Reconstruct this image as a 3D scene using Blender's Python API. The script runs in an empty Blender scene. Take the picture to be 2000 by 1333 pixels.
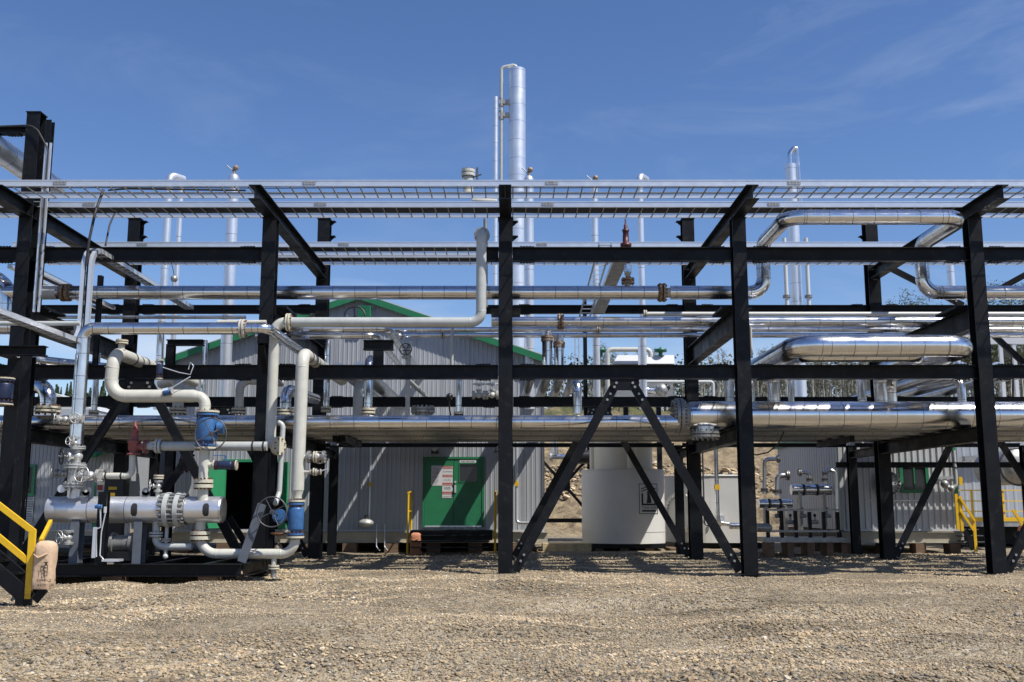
import bpy, math, random
import numpy as np
from mathutils import Vector, Matrix
R = math.radians
scene = bpy.context.scene
COL = scene.collection

# ---------------------------------------------------------------- camera, sky, sun, exposure
F = 2000.0                      # focal length in pixels of the 2000 px wide photograph
PITCH = math.atan(318.5 / F)
CH = 1.55
cam_d = bpy.data.cameras.new('camera')
cam_d.sensor_width = 36.0
cam_d.lens = 36.0 * F / 2000.0
cam_d.clip_start = 0.1
cam_d.clip_end = 3000
cam = bpy.data.objects.new('camera', cam_d)
COL.objects.link(cam)
cam.location = (0, 0, CH)
cam.rotation_euler = (math.pi / 2 + PITCH, 0, 0)
scene.camera = cam

SUN = Vector((0.57, -0.36, 1.0)).normalized()      # direction towards the sun
world = bpy.data.worlds.new("World")
scene.world = world
world.use_nodes = True
wn = world.node_tree.nodes
wl = world.node_tree.links
bg = wn['Background']
sky = wn.new('ShaderNodeTexSky')
sky.sky_type = 'NISHITA'
sky.sun_disc = False
sky.sun_elevation = math.asin(SUN.z)
sky.sun_rotation = math.atan2(SUN.x, SUN.y)
sky.altitude = 600
sky.air_density = 1.0
sky.dust_density = 0.3
sky.ozone_density = 3.0
tc = wn.new('ShaderNodeTexCoord')
mp = wn.new('ShaderNodeMapping')
mp.inputs['Scale'].default_value = (2.6, 2.0, 9.0)
mp.inputs['Rotation'].default_value = (0.0, 0.42, 0.3)
n1 = wn.new('ShaderNodeTexNoise')
n1.inputs['Scale'].default_value = 1.6
n1.inputs['Detail'].default_value = 9
n1.inputs['Roughness'].default_value = 0.62
n1.inputs['Distortion'].default_value = 0.6
cr = wn.new('ShaderNodeValToRGB')
cr.color_ramp.elements[0].position = 0.50
cr.color_ramp.elements[0].color = (0, 0, 0, 1)
cr.color_ramp.elements[1].position = 0.90
cr.color_ramp.elements[1].color = (1, 1, 1, 1)
sx = wn.new('ShaderNodeSeparateXYZ')
# low, soft cloud bank over the horizon
mp2 = wn.new('ShaderNodeMapping')
mp2.inputs['Scale'].default_value = (2.2, 2.2, 9.0)
n2 = wn.new('ShaderNodeTexNoise')
n2.inputs['Scale'].default_value = 1.7
n2.inputs['Detail'].default_value = 6
mr = wn.new('ShaderNodeMapRange')
mr.inputs['From Min'].default_value = 0.02
mr.inputs['From Max'].default_value = 0.30
mr.inputs['To Min'].default_value = 0.80
mr.inputs['To Max'].default_value = -0.55
ad = wn.new('ShaderNodeMath'); ad.operation = 'ADD'
sb = wn.new('ShaderNodeMath'); sb.operation = 'MULTIPLY_ADD'
sb.inputs[1].default_value = 2.2
sb.inputs[2].default_value = -1.05
mx = wn.new('ShaderNodeMath'); mx.operation = 'MAXIMUM'; mx.use_clamp = True
ml = wn.new('ShaderNodeMath'); ml.operation = 'MULTIPLY'; ml.inputs[1].default_value = 0.26
mix = wn.new('ShaderNodeMixRGB')
mix.inputs[2].default_value = (5.4, 6.0, 7.0, 1)
hs = wn.new('ShaderNodeHueSaturation')
hs.inputs['Saturation'].default_value = 1.15
hs.inputs['Hue'].default_value = 0.509
wl.new(tc.outputs['Generated'], mp.inputs[0]); wl.new(mp.outputs[0], n1.inputs[0]); wl.new(n1.outputs[0], cr.inputs[0])
wl.new(tc.outputs['Generated'], sx.inputs[0]); wl.new(sx.outputs['Z'], mr.inputs[0])
wl.new(tc.outputs['Generated'], mp2.inputs[0]); wl.new(mp2.outputs[0], n2.inputs[0])
wl.new(n2.outputs[0], sb.inputs[0]); wl.new(sb.outputs[0], ad.inputs[0]); wl.new(mr.outputs[0], ad.inputs[1])
wm = wn.new('ShaderNodeMapRange'); wm.inputs['From Min'].default_value = 0.05; wm.inputs['From Max'].default_value = 0.40; wm.inputs['To Min'].default_value = 0.45; wm.inputs['To Max'].default_value = 1.1
wm2 = wn.new('ShaderNodeMath'); wm2.operation = 'MULTIPLY'
wl.new(sx.outputs['X'], wm.inputs[0]); wl.new(cr.outputs[0], wm2.inputs[0]); wl.new(wm.outputs[0], wm2.inputs[1]); wl.new(wm2.outputs[0], ml.inputs[0])
wl.new(ml.outputs[0], mx.inputs[0]); wl.new(ad.outputs[0], mx.inputs[1])
wl.new(sky.outputs[0], hs.inputs['Color'])
wl.new(mx.outputs[0], mix.inputs[0]); wl.new(hs.outputs[0], mix.inputs[1])
wl.new(mix.outputs[0], bg.inputs[0])
bg.inputs['Strength'].default_value = 0.108

sun_d = bpy.data.lights.new('sun', 'SUN')
sun_d.energy = 5.0
sun_d.angle = R(0.5)
sun_d.color = (1.0, 0.95, 0.87)
sun = bpy.data.objects.new('sun', sun_d)
COL.objects.link(sun)
sun.location = (20, -10, 40)
sun.rotation_euler = SUN.to_track_quat('Z', 'Y').to_euler()
scene.view_settings.view_transform = 'Standard'
scene.view_settings.look = 'None'
scene.view_settings.exposure = 0.32
scene.view_settings.gamma = 1.0

# ---------------------------------------------------------------- measuring helpers
_c, _s = math.cos(PITCH), math.sin(PITCH)
def P(px, py, Y):
    """World point at distance Y (along +Y) seen at photograph pixel px, py."""
    a = (px - 1000.0) / F
    b = (666.5 - py) / F
    dy = _c - b * _s
    dz = _s + b * _c
    k = Y / dy
    return Vector((a * k, Y, CH + dz * k))
def Z(py, Y): return P(1000, py, Y).z
def Xp(px, py, Y): return P(px, py, Y).x
def M(w, Y, py=700):
    """Metres covered by w photograph pixels at distance Y."""
    z = Z(py, Y) - CH
    return w * (Y * _c + z * _s) / F
def V3(*a): return Vector(a)

# ---------------------------------------------------------------- materials
MATS = {}
def mat(name, col, rough=0.5, metal=0.0, var=0.0, vscale=3.0, bump=0.0, bscale=40.0, rvar=0.0, col2=None, c2pos=(0.5, 0.6), c2scale=4.0, spec=0.5, stretch=None):
    m = bpy.data.materials.new(name)
    m.use_nodes = True
    nt = m.node_tree; N = nt.nodes; L = nt.links
    b = N['Principled BSDF']
    b.inputs['Roughness'].default_value = rough
    b.inputs['Metallic'].default_value = metal
    b.inputs['Specular IOR Level'].default_value = spec
    b.inputs['Base Color'].default_value = (*col, 1)
    t = N.new('ShaderNodeTexCoord')
    src = t.outputs['Object']
    if stretch:
        mpp = N.new('ShaderNodeMapping'); mpp.inputs['Scale'].default_value = stretch
        L.new(src, mpp.inputs[0]); src = mpp.outputs[0]
    last = None
    if var > 0:
        n = N.new('ShaderNodeTexNoise'); n.inputs['Scale'].default_value = vscale; n.inputs['Detail'].default_value = 5
        n.inputs['Roughness'].default_value = 0.65
        L.new(src, n.inputs[0])
        r = N.new('ShaderNodeMapRange')
        r.inputs['From Min'].default_value = 0.3; r.inputs['From Max'].default_value = 0.7
        r.inputs['To Min'].default_value = 1 - var; r.inputs['To Max'].default_value = 1 + var
        L.new(n.outputs[0], r.inputs[0])
        mm = N.new('ShaderNodeMixRGB'); mm.blend_type = 'MULTIPLY'; mm.inputs[0].default_value = 1
        mm.inputs[1].default_value = (*col, 1)
        L.new(r.outputs[0], mm.inputs[2])
        last = mm.outputs[0]
    if col2:
        n = N.new('ShaderNodeTexNoise'); n.inputs['Scale'].default_value = c2scale; n.inputs['Detail'].default_value = 8
        n.inputs['Roughness'].default_value = 0.7
        L.new(src, n.inputs[0])
        r = N.new('ShaderNodeMapRange')
        r.inputs['From Min'].default_value = c2pos[0]; r.inputs['From Max'].default_value = c2pos[1]
        L.new(n.outputs[0], r.inputs[0])
        mm = N.new('ShaderNodeMixRGB')
        L.new(r.outputs[0], mm.inputs[0])
        if last: L.new(last, mm.inputs[1])
        else: mm.inputs[1].default_value = (*col, 1)
        mm.inputs[2].default_value = (*col2, 1)
        last = mm.outputs[0]
    if last: L.new(last, b.inputs['Base Color'])
    if rvar > 0:
        n = N.new('ShaderNodeTexNoise'); n.inputs['Scale'].default_value = vscale * 1.7; n.inputs['Detail'].default_value = 6
        L.new(src, n.inputs[0])
        r = N.new('ShaderNodeMapRange')
        r.inputs['From Min'].default_value = 0.3; r.inputs['From Max'].default_value = 0.7
        r.inputs['To Min'].default_value = max(0.02, rough - rvar); r.inputs['To Max'].default_value = rough + rvar
        L.new(n.outputs[0], r.inputs[0]); L.new(r.outputs[0], b.inputs['Roughness'])
    if bump > 0:
        n = N.new('ShaderNodeTexNoise'); n.inputs['Scale'].default_value = bscale; n.inputs['Detail'].default_value = 3
        L.new(src, n.inputs[0])
        bp = N.new('ShaderNodeBump'); bp.inputs['Strength'].default_value = bump; bp.inputs['Distance'].default_value = 0.02
        L.new(n.outputs[0], bp.inputs['Height']); L.new(bp.outputs[0], b.inputs['Normal'])
    MATS[name] = m
    return m

mat('black_steel', (0.006, 0.007, 0.009), 0.47, 0, spec=0.2, var=0.35, vscale=1.5, rvar=0.12, col2=(0.050, 0.047, 0.043), c2pos=(0.55, 0.95), c2scale=5.0, bump=0.05, bscale=8)
mat('primer_steel', (0.10, 0.115, 0.14), 0.45, 0, var=0.2, vscale=3, rvar=0.1)
mat('clad', (0.74, 0.745, 0.755), 0.22, 1.0, var=0.10, vscale=1.6, rvar=0.07, bump=0.07, bscale=4.5)
mat('clad_dull', (0.60, 0.61, 0.625), 0.34, 1.0, var=0.14, vscale=2.0, rvar=0.08, bump=0.12, bscale=6)
mat('clad_shaded', (0.40, 0.40, 0.395), 0.36, 1.0, var=0.15, vscale=2.0, rvar=0.08, bump=0.08, bscale=6)  # reflected shade put into the metal colour, for alternate lowest-tier pipes
mat('clad_stack', (0.74, 0.76, 0.79), 0.38, 0.8, var=0.06, vscale=1.0, rvar=0.06, bump=0.08, bscale=5)
mat('seam', (0.10, 0.10, 0.11), 0.5, 0.6)
mat('galv', (0.66, 0.69, 0.73), 0.34, 0.6, var=0.05, vscale=4, rvar=0.06)
mat('galv_dark', (0.33, 0.33, 0.32), 0.5, 0.7, var=0.25, vscale=6)
mat('rung_metal', (0.30, 0.29, 0.26), 0.5, 0.6, var=0.1)
mat('cream', (0.49, 0.485, 0.43), 0.36, 0, var=0.10, vscale=5, rvar=0.08, col2=(0.42, 0.36, 0.24), c2pos=(0.63, 0.80), c2scale=3.5)
mat('grey_pipe', (0.40, 0.42, 0.41), 0.38, 0, var=0.10, vscale=5, rvar=0.08)
mat('flange_cream', (0.50, 0.48, 0.38), 0.5, 0, var=0.12, vscale=12, col2=(0.30, 0.15, 0.06), c2pos=(0.58, 0.72), c2scale=14)
mat('rust', (0.16, 0.065, 0.03), 0.8, 0.1, var=0.5, vscale=25, bump=0.3, bscale=60)
mat('rust_steel', (0.30, 0.25, 0.19), 0.6, 0.3, var=0.3, vscale=18, col2=(0.17, 0.07, 0.03), c2pos=(0.48, 0.6), c2scale=16)
mat('blue_valve', (0.035, 0.115, 0.28), 0.38, 0, var=0.25, vscale=10, rvar=0.1, col2=(0.20, 0.13, 0.09), c2pos=(0.66, 0.76), c2scale=14)
mat('navy_valve', (0.013, 0.022, 0.06), 0.4, 0, var=0.3, vscale=12)
mat('red_valve', (0.22, 0.060, 0.058), 0.5, 0, var=0.2, vscale=10, bump=0.1)
mat('dark_red_valve', (0.055, 0.007, 0.010), 0.45, 0, var=0.2, vscale=10, bump=0.1)
mat('silver_valve', (0.50, 0.50, 0.48), 0.42, 0.5, var=0.2, vscale=14, rvar=0.1, bump=0.1)
mat('black_paint', (0.012, 0.012, 0.013), 0.4)
mat('rubber', (0.02, 0.02, 0.022), 0.6)
mat('yellow', (0.72, 0.44, 0.012), 0.42, 0, var=0.10, vscale=7, col2=(0.35, 0.22, 0.03), c2pos=(0.68, 0.8), c2scale=9)
mat('green_paint', (0.018, 0.17, 0.075), 0.45, 0, var=0.12, vscale=3)
mat('green_bright', (0.03, 0.24, 0.11), 0.42, 0, var=0.10, vscale=3)
mat('green_valve', (0.01, 0.10, 0.05), 0.45)
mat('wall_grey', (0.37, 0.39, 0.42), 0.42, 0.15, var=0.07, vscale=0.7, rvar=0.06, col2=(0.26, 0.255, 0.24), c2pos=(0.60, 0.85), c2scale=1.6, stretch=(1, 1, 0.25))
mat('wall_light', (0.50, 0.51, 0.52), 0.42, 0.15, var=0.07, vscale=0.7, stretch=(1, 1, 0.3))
mat('skid_cream', (0.40, 0.37, 0.29), 0.55, 0, var=0.15, vscale=2)
mat('tank_cream', (0.70, 0.66, 0.54), 0.4, 0, var=0.06, vscale=1.0, col2=(0.45, 0.38, 0.26), c2pos=(0.66, 0.85), c2scale=1.2, stretch=(1, 1, 0.2))
mat('tank_white', (0.58, 0.58, 0.56), 0.4, 0, var=0.05, vscale=1)
mat('white_paint', (0.52, 0.53, 0.52), 0.4, 0, var=0.05, vscale=4)
mat('white_sheet', (0.62, 0.62, 0.63), 0.5)
mat('red_print', (0.42, 0.05, 0.04), 0.5)
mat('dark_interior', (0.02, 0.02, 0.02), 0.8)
mat('glass', (0.02, 0.022, 0.025), 0.12, 0, spec=0.4)
mat('wood', (0.15, 0.095, 0.06), 0.75, 0, var=0.35, vscale=4, bump=0.4, bscale=12, stretch=(1, 8, 8))
mat('wood_pale', (0.45, 0.36, 0.22), 0.8, 0, var=0.3, vscale=5, bump=0.4, bscale=12)
mat('bag_tan', (0.55, 0.39, 0.26), 0.75, 0, var=0.10, vscale=8, bump=0.5, bscale=12)
mat('bag_orange', (0.42, 0.17, 0.09), 0.7, 0, var=0.15, vscale=8, bump=0.5, bscale=12)
mat('orange_paint', (0.75, 0.22, 0.03), 0.5)
mat('birch_bark', (0.44, 0.43, 0.37), 0.7, 0, var=0.2, vscale=2, col2=(0.05, 0.045, 0.04), c2pos=(0.60, 0.66), c2scale=2.2, stretch=(1, 1, 2.0))
mat('twig', (0.15, 0.13, 0.10), 0.8)
mat('leaf_birch', (0.115, 0.11, 0.065), 0.6, 0, var=0.5, vscale=1.3)
mat('leaf_green', (0.085, 0.11, 0.045), 0.6, 0, var=0.5, vscale=1.3)
mat('leaf_dark', (0.022, 0.045, 0.018), 0.7, 0, var=0.5, vscale=1.0)
mat('bark_dark', (0.07, 0.05, 0.035), 0.8)

# ---------------------------------------------------------------- mesh builder
def perp(t):
    a = Vector((0, 0, 1)) if abs(t.z) < 0.9 else Vector((0, 1, 0))
    u = t.cross(a).normalized()
    return u, t.cross(u).normalized()

class MB:
    def __init__(s): s.v = []; s.f = []; s.m = []; s.s = []
    def add(s, vs, fs, m, smooth=False):
        o = len(s.v)
        s.v.extend([tuple(x) for x in vs])
        for f in fs:
            s.f.append(tuple(i + o for i in f)); s.m.append(m); s.s.append(smooth)
        return s
    def box(s, a, b, m):
        x0, y0, z0 = [min(a[i], b[i]) for i in range(3)]; x1, y1, z1 = [max(a[i], b[i]) for i in range(3)]
        vs = [(x0,y0,z0),(x1,y0,z0),(x1,y1,z0),(x0,y1,z0),(x0,y0,z1),(x1,y0,z1),(x1,y1,z1),(x0,y1,z1)]
        return s.add(vs, [(0,3,2,1),(4,5,6,7),(0,1,5,4),(1,2,6,5),(2,3,7,6),(3,0,4,7)], m)
    def bar(s, a, b, up, hw, hh, m, off=0.0):
        """Box from a to b, half height hh along up, half width hw sideways, shifted off along up."""
        a = Vector(a); b = Vector(b); t = (b - a).normalized(); up = Vector(up)
        w = t.cross(up).normalized(); u = w.cross(t).normalized()
        vs = []
        for p in (a, b):
            for (i, j) in ((-1,-1),(1,-1),(1,1),(-1,1)):
                vs.append(p + w * (i * hw) + u * (j * hh + off))
        return s.add(vs, [(0,1,2,3),(4,7,6,5),(0,4,5,1),(1,5,6,2),(2,6,7,3),(3,7,4,0)], m)
    def ibeam(s, a, b, h, bw, m='black_steel', up=(0,0,1), tf=0.02, tw=0.014, bolts=False):
        a = Vector(a); b = Vector(b); t = (b - a).normalized(); u = Vector(up)
        w = t.cross(u).normalized(); u = w.cross(t).normalized()
        s.bar(a, b, u, bw / 2, tf / 2, m, off=h / 2 - tf / 2)
        s.bar(a, b, u, bw / 2, tf / 2, m, off=-h / 2 + tf / 2)
        s.bar(a, b, u, tw / 2, h / 2 - tf - 0.001, m)
        if bolts:
            L = (b - a).length
            for end in (0, 1):
                for k in range(4):
                    d = 0.19 + k * 0.07
                    p = a + t * d if end == 0 else b - t * d
                    for sg in (-1, 1):
                        for sd in (-1, 1):
                            q = p + w * (sd * bw * 0.32) + u * (sg * (h / 2))
                            s.bar(q, q + u * (sg * 0.034), t, 0.014, 0.014, m)
                e = a + t * 0.17 if end == 0 else b - t * 0.17
                ee = a + t * 0.5 if end == 0 else b - t * 0.5
                for sg in (-1, 1):
                    s.bar(e, ee, u, bw * 0.47, 0.009, m, off=sg * (h / 2 + 0.0095))
        return s
    def grid(s, rings, m, closed_u=True, smooth=True):
        n = len(rings[0]); vs = [p for r in rings for p in r]; fs = []
        for i in range(len(rings) - 1):
            for j in range(n if closed_u else n - 1):
                k = (j + 1) % n
                fs.append((i*n+j, i*n+k, (i+1)*n+k, (i+1)*n+j))
        return s.add(vs, fs, m, smooth)
    def tube(s, path, r, m, n=16, caps=True, closed=False):
        path = [Vector(p) for p in path]; N = len(path)
        rs = r if isinstance(r, (list, tuple)) else [r] * N
        rings = []; u = None
        for i, p in enumerate(path):
            if closed: t = path[(i+1) % N] - path[i-1]
            elif i == 0: t = path[1] - path[0]
            elif i == N-1: t = path[-1] - path[-2]
            else: t = (path[i+1] - path[i]).normalized() + (path[i] - path[i-1]).normalized()
            t.normalize()
            if u is None: u = perp(t)[0]
            else:
                u = (u - t * u.dot(t)).normalized()
            w = t.cross(u)
            rings.append([p + (u * math.cos(a) + w * math.sin(a)) * rs[i] for a in [2*math.pi*k/n for k in range(n)]])
        if closed: rings.append(rings[0])
        s.grid(rings, m)
        if caps and not closed:
            s.add(rings[0], [tuple(reversed(range(n)))], m); s.add(rings[-1], [tuple(range(n))], m)
        return s
    def cyl(s, a, b, r, m, n=16, r2=None): return s.tube([a, b], [r, r if r2 is None else r2], m, n)
    def lathe(s, c, ax, prof, m, n=20):
        """prof: list of (height along ax, radius)."""
        c = Vector(c); ax = Vector(ax).normalized(); u, w = perp(ax)
        rings = []
        for h, r in prof:
            rings.append([c + ax * h + (u * math.cos(a) + w * math.sin(a)) * max(r, 1e-4) for a in [2*math.pi*k/n for k in range(n)]])
        s.grid(rings, m)
        return s
    def sphere(s, c, r, m, n=14, sc=(1,1,1)):
        rings = []
        for i in range(n//2 + 1):
            th = math.pi * i / (n//2)
            rings.append([Vector((c[0]+r*sc[0]*max(math.sin(th),1e-3)*math.cos(a), c[1]+r*sc[1]*max(math.sin(th),1e-3)*math.sin(a), c[2]-r*sc[2]*math.cos(th))) for a in [2*math.pi*k/n for k in range(n)]])
        return s.grid(rings, m)
    def sweep(s, path, hw, hh, m, side=(1,0,0), off=0.0, soff=0.0):
        """Rectangle (hw along side, hh along normal) swept on a path that is perpendicular to side."""
        side = Vector(side); path = [Vector(p) for p in path]; rings = []
        for i, p in enumerate(path):
            t = (path[min(i+1, len(path)-1)] - path[max(i-1, 0)]).normalized()
            n = t.cross(side).normalized()
            q = p + n * off + side * soff
            rings.append([q - side*hw - n*hh, q + side*hw - n*hh, q + side*hw + n*hh, q - side*hw + n*hh])
        s.grid(rings, m, smooth=False)
        s.add(rings[0], [(3,2,1,0)], m); s.add(rings[-1], [(0,1,2,3)], m)
        return s
    def flange(s, c, ax, Rr, t=0.04, m='flange_cream', pair=True, gap=0.02, nb=8, bm='rust', blen=None, n=24):
        c = Vector(c); ax = Vector(ax).normalized(); u, w = perp(ax)
        if pair:
            for sg in (-1, 1):
                s.cyl(c + ax*(sg*gap/2), c + ax*(sg*(gap/2+t)), Rr, m, n)
            s.cyl(c - ax*(gap*0.6), c + ax*(gap*0.6), Rr*0.72, bm, n)
            hl = gap/2 + t + Rr*0.16
        else:
            s.cyl(c - ax*t/2, c + ax*t/2, Rr, m, n); hl = t/2 + Rr*0.14
        for k in range(nb):
            a = 2*math.pi*(k+0.5)/nb
            q = c + (u*math.cos(a) + w*math.sin(a)) * Rr * 0.82
            s.cyl(q - ax*hl, q + ax*hl, Rr*0.085, bm, 6)
        return s
    def wheel(s, c, ax, Rr, m='black_paint', spokes=5, tr=None, dish=0.25):
        c = Vector(c); ax = Vector(ax).normalized(); u, w = perp(ax); tr = tr or Rr*0.085
        s.tube([c + (u*math.cos(a)+w*math.sin(a))*Rr for a in [2*math.pi*k/24 for k in range(24)]], tr, m, 8, closed=True)
        h = c - ax*Rr*dish
        for k in range(spokes):
            a = 2*math.pi*(k+0.3)/spokes; d = u*math.cos(a)+w*math.sin(a)
            s.tube([h, h + d*Rr*0.5 + ax*Rr*dish*0.2, c + d*Rr], tr*0.75, m, 6)
        s.cyl(h - ax*tr*1.5, h + ax*tr*1.5, Rr*0.17, m, 10)
        return s
    def pipe(s, pts, r, m='clad', bend=None, seam=0.0, n=18, gores=None, caps=True, phase=0.3):
        path, arcs = fillet(pts, bend if bend is not None else 2.6*r)
        s.tube(path, r, m, n, caps)
        if not seam and m in ('cream', 'grey_pipe'):
            for ar in arcs:
                for k in (0, -1):
                    q, t = ar[k]; s.tube([q-t*.012, q-t*.004, q+t*.004, q+t*.012], [r, r*1.0+.004, r*1.0+.004, r], m, n, caps=False)
        if seam:
            d = seam * phase
            L = 0.0
            for i in range(len(path)-1):
                a, b = path[i], path[i+1]; l = (b-a).length
                if l < 1e-6: continue
                t = (b-a)/l
                while d <= L + l:
                    if l > r*1.2:
                        q = a + t*(d-L); s.tube([q - t*0.0055, q + t*0.0055], r*1.001+0.0015, 'seam', n, caps=False)
                    d += seam * random.uniform(0.93, 1.07)
                L += l
            if gores is not False:
                for ar in arcs:
                    for k in range(0, len(ar), 1 if gores else 2):
                        q, t = ar[k]
                        s.tube([q - t*0.005, q + t*0.005], r*1.004+0.003, 'seam' if k in (0, len(ar)-1) else m, n, caps=False)
        return s
    def text(s, body, size, origin, right, up, m, align='CENTER', depth=0.002):
        c = bpy.data.curves.new('lettering', 'FONT'); c.body = body; c.size = size; c.align_x = align; c.extrude = 0
        o = bpy.data.objects.new('lettering', c); me = bpy.data.meshes.new_from_object(o)
        right = Vector(right).normalized(); up = Vector(up).normalized(); nrm = right.cross(up)
        origin = Vector(origin)
        vs = [origin + right*v.co.x + up*v.co.y + nrm*depth for v in me.vertices]
        s.add(vs, [tuple(p.vertices) for p in me.polygons], m)
        bpy.data.objects.remove(o); bpy.data.curves.remove(c); bpy.data.meshes.remove(me)
        return s

def fillet(pts, Rb, seg=8):
    pts = [Vector(p) for p in pts]; out = [pts[0]]; arcs = []
    for i in range(1, len(pts)-1):
        a, b, c = pts[i-1], pts[i], pts[i+1]
        d1 = (a-b); d2 = (c-b); l1, l2 = d1.length, d2.length; d1.normalize(); d2.normalize()
        ang = d1.angle(d2)
        if ang > math.pi - 0.02: out.append(b); continue
        t = Rb / math.tan(ang/2)
        t = min(t, l1*0.49 if i > 1 else l1*0.98, l2*0.49 if i < len(pts)-2 else l2*0.98)
        Rr = t * math.tan(ang/2)
        cen = b + (d1+d2).normalized() * (Rr / math.sin(ang/2))
        s0 = (b + d1*t) - cen; s1 = (b + d2*t) - cen
        tot = s0.angle(s1); ax = s0.cross(s1).normalized(); ar = []
        for k in range(seg+1):
            q = cen + Matrix.Rotation(tot*k/seg, 3, ax) @ s0
            tt = ax.cross(q - cen).normalized(); out.append(q); ar.append((q, tt))
        arcs.append(ar)
    out.append(pts[-1])
    return out, arcs

# ---------------------------------------------------------------- object helpers
def mesh_obj(name, mb, origin):
    me = bpy.data.meshes.new(name)
    va = np.array(mb.v, dtype=np.float64) - np.array(origin)
    me.from_pydata(va.tolist(), [], mb.f)
    names = list(dict.fromkeys(mb.m))
    for n in names: me.materials.append(MATS[n])
    idx = {n: i for i, n in enumerate(names)}
    me.polygons.foreach_set('material_index', [idx[x] for x in mb.m])
    me.polygons.foreach_set('use_smooth', mb.s)
    me.update()
    o = bpy.data.objects.new(name, me); COL.objects.link(o)
    return o
def tag(o, label=None, cat=None, group=None, kind=None):
    if label: o['label'] = label
    if cat: o['category'] = cat
    if group: o['group'] = group
    if kind: o['kind'] = kind
class T:
    """A thing: an Empty at its base that parents its parts (and their sub-parts)."""
    def __init__(s, name, label, cat, group=None): s.a = (name, label, cat, group); s.p = []
    def part(s, name, mb, parent=None, label=None):
        s.p.append((name, mb, parent, label)); return len(s.p) - 1
    def done(s):
        name, label, cat, group = s.a
        al = np.concatenate([np.array(p[1].v) for p in s.p if p[1].v])
        lo, hi = al.min(0), al.max(0)
        org = ((lo[0]+hi[0])/2, (lo[1]+hi[1])/2, lo[2])
        if len(s.p) == 1:
            o = mesh_obj(name, s.p[0][1], org); o.location = org; tag(o, label, cat, group); return o
        e = bpy.data.objects.new(name, None); COL.objects.link(e); e.location = org; e.empty_display_size = 0.3
        tag(e, label, cat, group); objs = []
        for n, mb, par, lb in s.p:
            o = mesh_obj(n, mb, org); o.parent = e if par is None else objs[par]
            if lb: o['label'] = lb
            objs.append(o)
        return e
def solo(name, label, cat, mb, group=None):
    t = T(name, label, cat, group); t.part(name, mb); return t.done()
def copy_thing(root, loc, rz=0.0, sc=1.0, label=None):
    r = root.copy(); COL.objects.link(r); r.location = loc; r.rotation_euler = (0, 0, rz); r.scale = (sc, sc, sc)
    if label: r['label'] = label
    for ch in list(root.children):
        c = ch.copy(); COL.objects.link(c); c.parent = r
        for g in list(ch.children):
            d = g.copy(); COL.objects.link(d); d.parent = c
    return r
def structure(name, mb_or_obj, kind='structure'):
    o = mesh_obj(name, mb_or_obj, (0, 0, 0)); o['kind'] = kind; return o
UP = Vector((0, 0, 1)); XA = Vector((1, 0, 0)); YA = Vector((0, 1, 0))
random.seed(7)
# ================================================================ GROUND
rng = np.random.default_rng(3)
def vnoise(x, y, sc, seed):
    r = np.random.default_rng(seed); G = r.random((64, 64))
    u = x / sc; v = y / sc
    iu = np.floor(u).astype(int); iv = np.floor(v).astype(int); fu = u - iu; fv = v - iv
    fu = fu*fu*(3-2*fu); fv = fv*fv*(3-2*fv)
    g = lambda a, b: G[a % 64, b % 64]
    return (g(iu,iv)*(1-fu)*(1-fv) + g(iu+1,iv)*fu*(1-fv) + g(iu,iv+1)*(1-fu)*fv + g(iu+1,iv+1)*fu*fv) - 0.5
def sst(a, b, x):
    t = np.clip((x-a)/(b-a), 0, 1); return t*t*(3-2*t)
def ground_z(x, y):
    x = np.asarray(x, float); y = np.asarray(y, float)
    yy = y + 0.18*x
    near = 0.22*vnoise(x*.6+yy*0.3, yy*2.2, 2.3, 1) + 0.13*vnoise(x*.6, y*1.5, 0.95, 2) + 0.05*vnoise(x, y, .45, 6) + 0.018*vnoise(x, y, 0.25, 5)
    amp = sst(2, 8, y) * (1 - 0.6*sst(20, 25, y))
    z = near*amp + 0.10*vnoise(x, y, 1.3, 9)*sst(19, 22, y)*(1-sst(24, 28, y)) + 0.03*vnoise(x, y, 1.1, 9)*sst(24, 26, y)
    for (c0_, c1_, wv) in ((10.9, .26, .5), (12.7, .25, .5), (15.6, .10, .7), (17.6, .12, .6)):
        d_ = y - (c0_ + c1_*x + wv*vnoise(x, y*0, 3.0, 31))
        z = z + (-0.09*np.exp(-(d_/.26)**2) + 0.085*np.exp(-((np.abs(d_)-.5)/.22)**2)) * (0.6 + 1.3*vnoise(x, y, 1.7, 33)) * sst(7, 9, y) * (1-sst(20, 22, y))
    for cx in (-0.15, 5.2, 10.65):
        z = z + 0.05*np.exp(-(((x-cx-0.1)/0.7)**2 + ((y-22.6)/0.5)**2))
    rough = vnoise(x, y, 1.4, 11)*0.6 + vnoise(x, y, 0.5, 12)*0.5 + vnoise(x, y, 5.0, 13)*0.9
    lift = 5.2*sst(53, 70, y + 1.5*vnoise(x, y, 9, 14)) + 5.0*sst(66, 96, y)
    lift = lift * (0.72 + 0.28*sst(-30, -5, x)) + 5*sst(96, 400, y)
    z = z + lift + rough*sst(50, 56, y)*(1 - 0.8*sst(95, 120, y))
    return z
def axis(fine0, fine1, st, out0, out1):
    a = list(np.arange(fine0, fine1, st))
    d = st; p = a[-1]
    while p < out1: d *= 1.12; p += d; a.append(p)
    d = st; p = fine0; b = []
    while p > out0: d *= 1.12; p -= d; b.append(p)
    return np.array(b[::-1] + a)
gx = axis(-17, 20, 0.12, -900, 900)
gy = np.concatenate([axis(6.5, 34, 0.11, -900, 47)[:-1], np.arange(47, 78, 0.3), axis(78, 80, 0.6, 78.5, 1500)[0:]])
gy = np.unique(np.round(gy, 3))
GX, GY = np.meshgrid(gx, gy)
GZ = ground_z(GX, GY)
nx, ny = len(gx), len(gy)
verts = np.stack([GX, GY, GZ], -1).reshape(-1, 3)
ii = np.arange(nx*ny).reshape(ny, nx)
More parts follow.
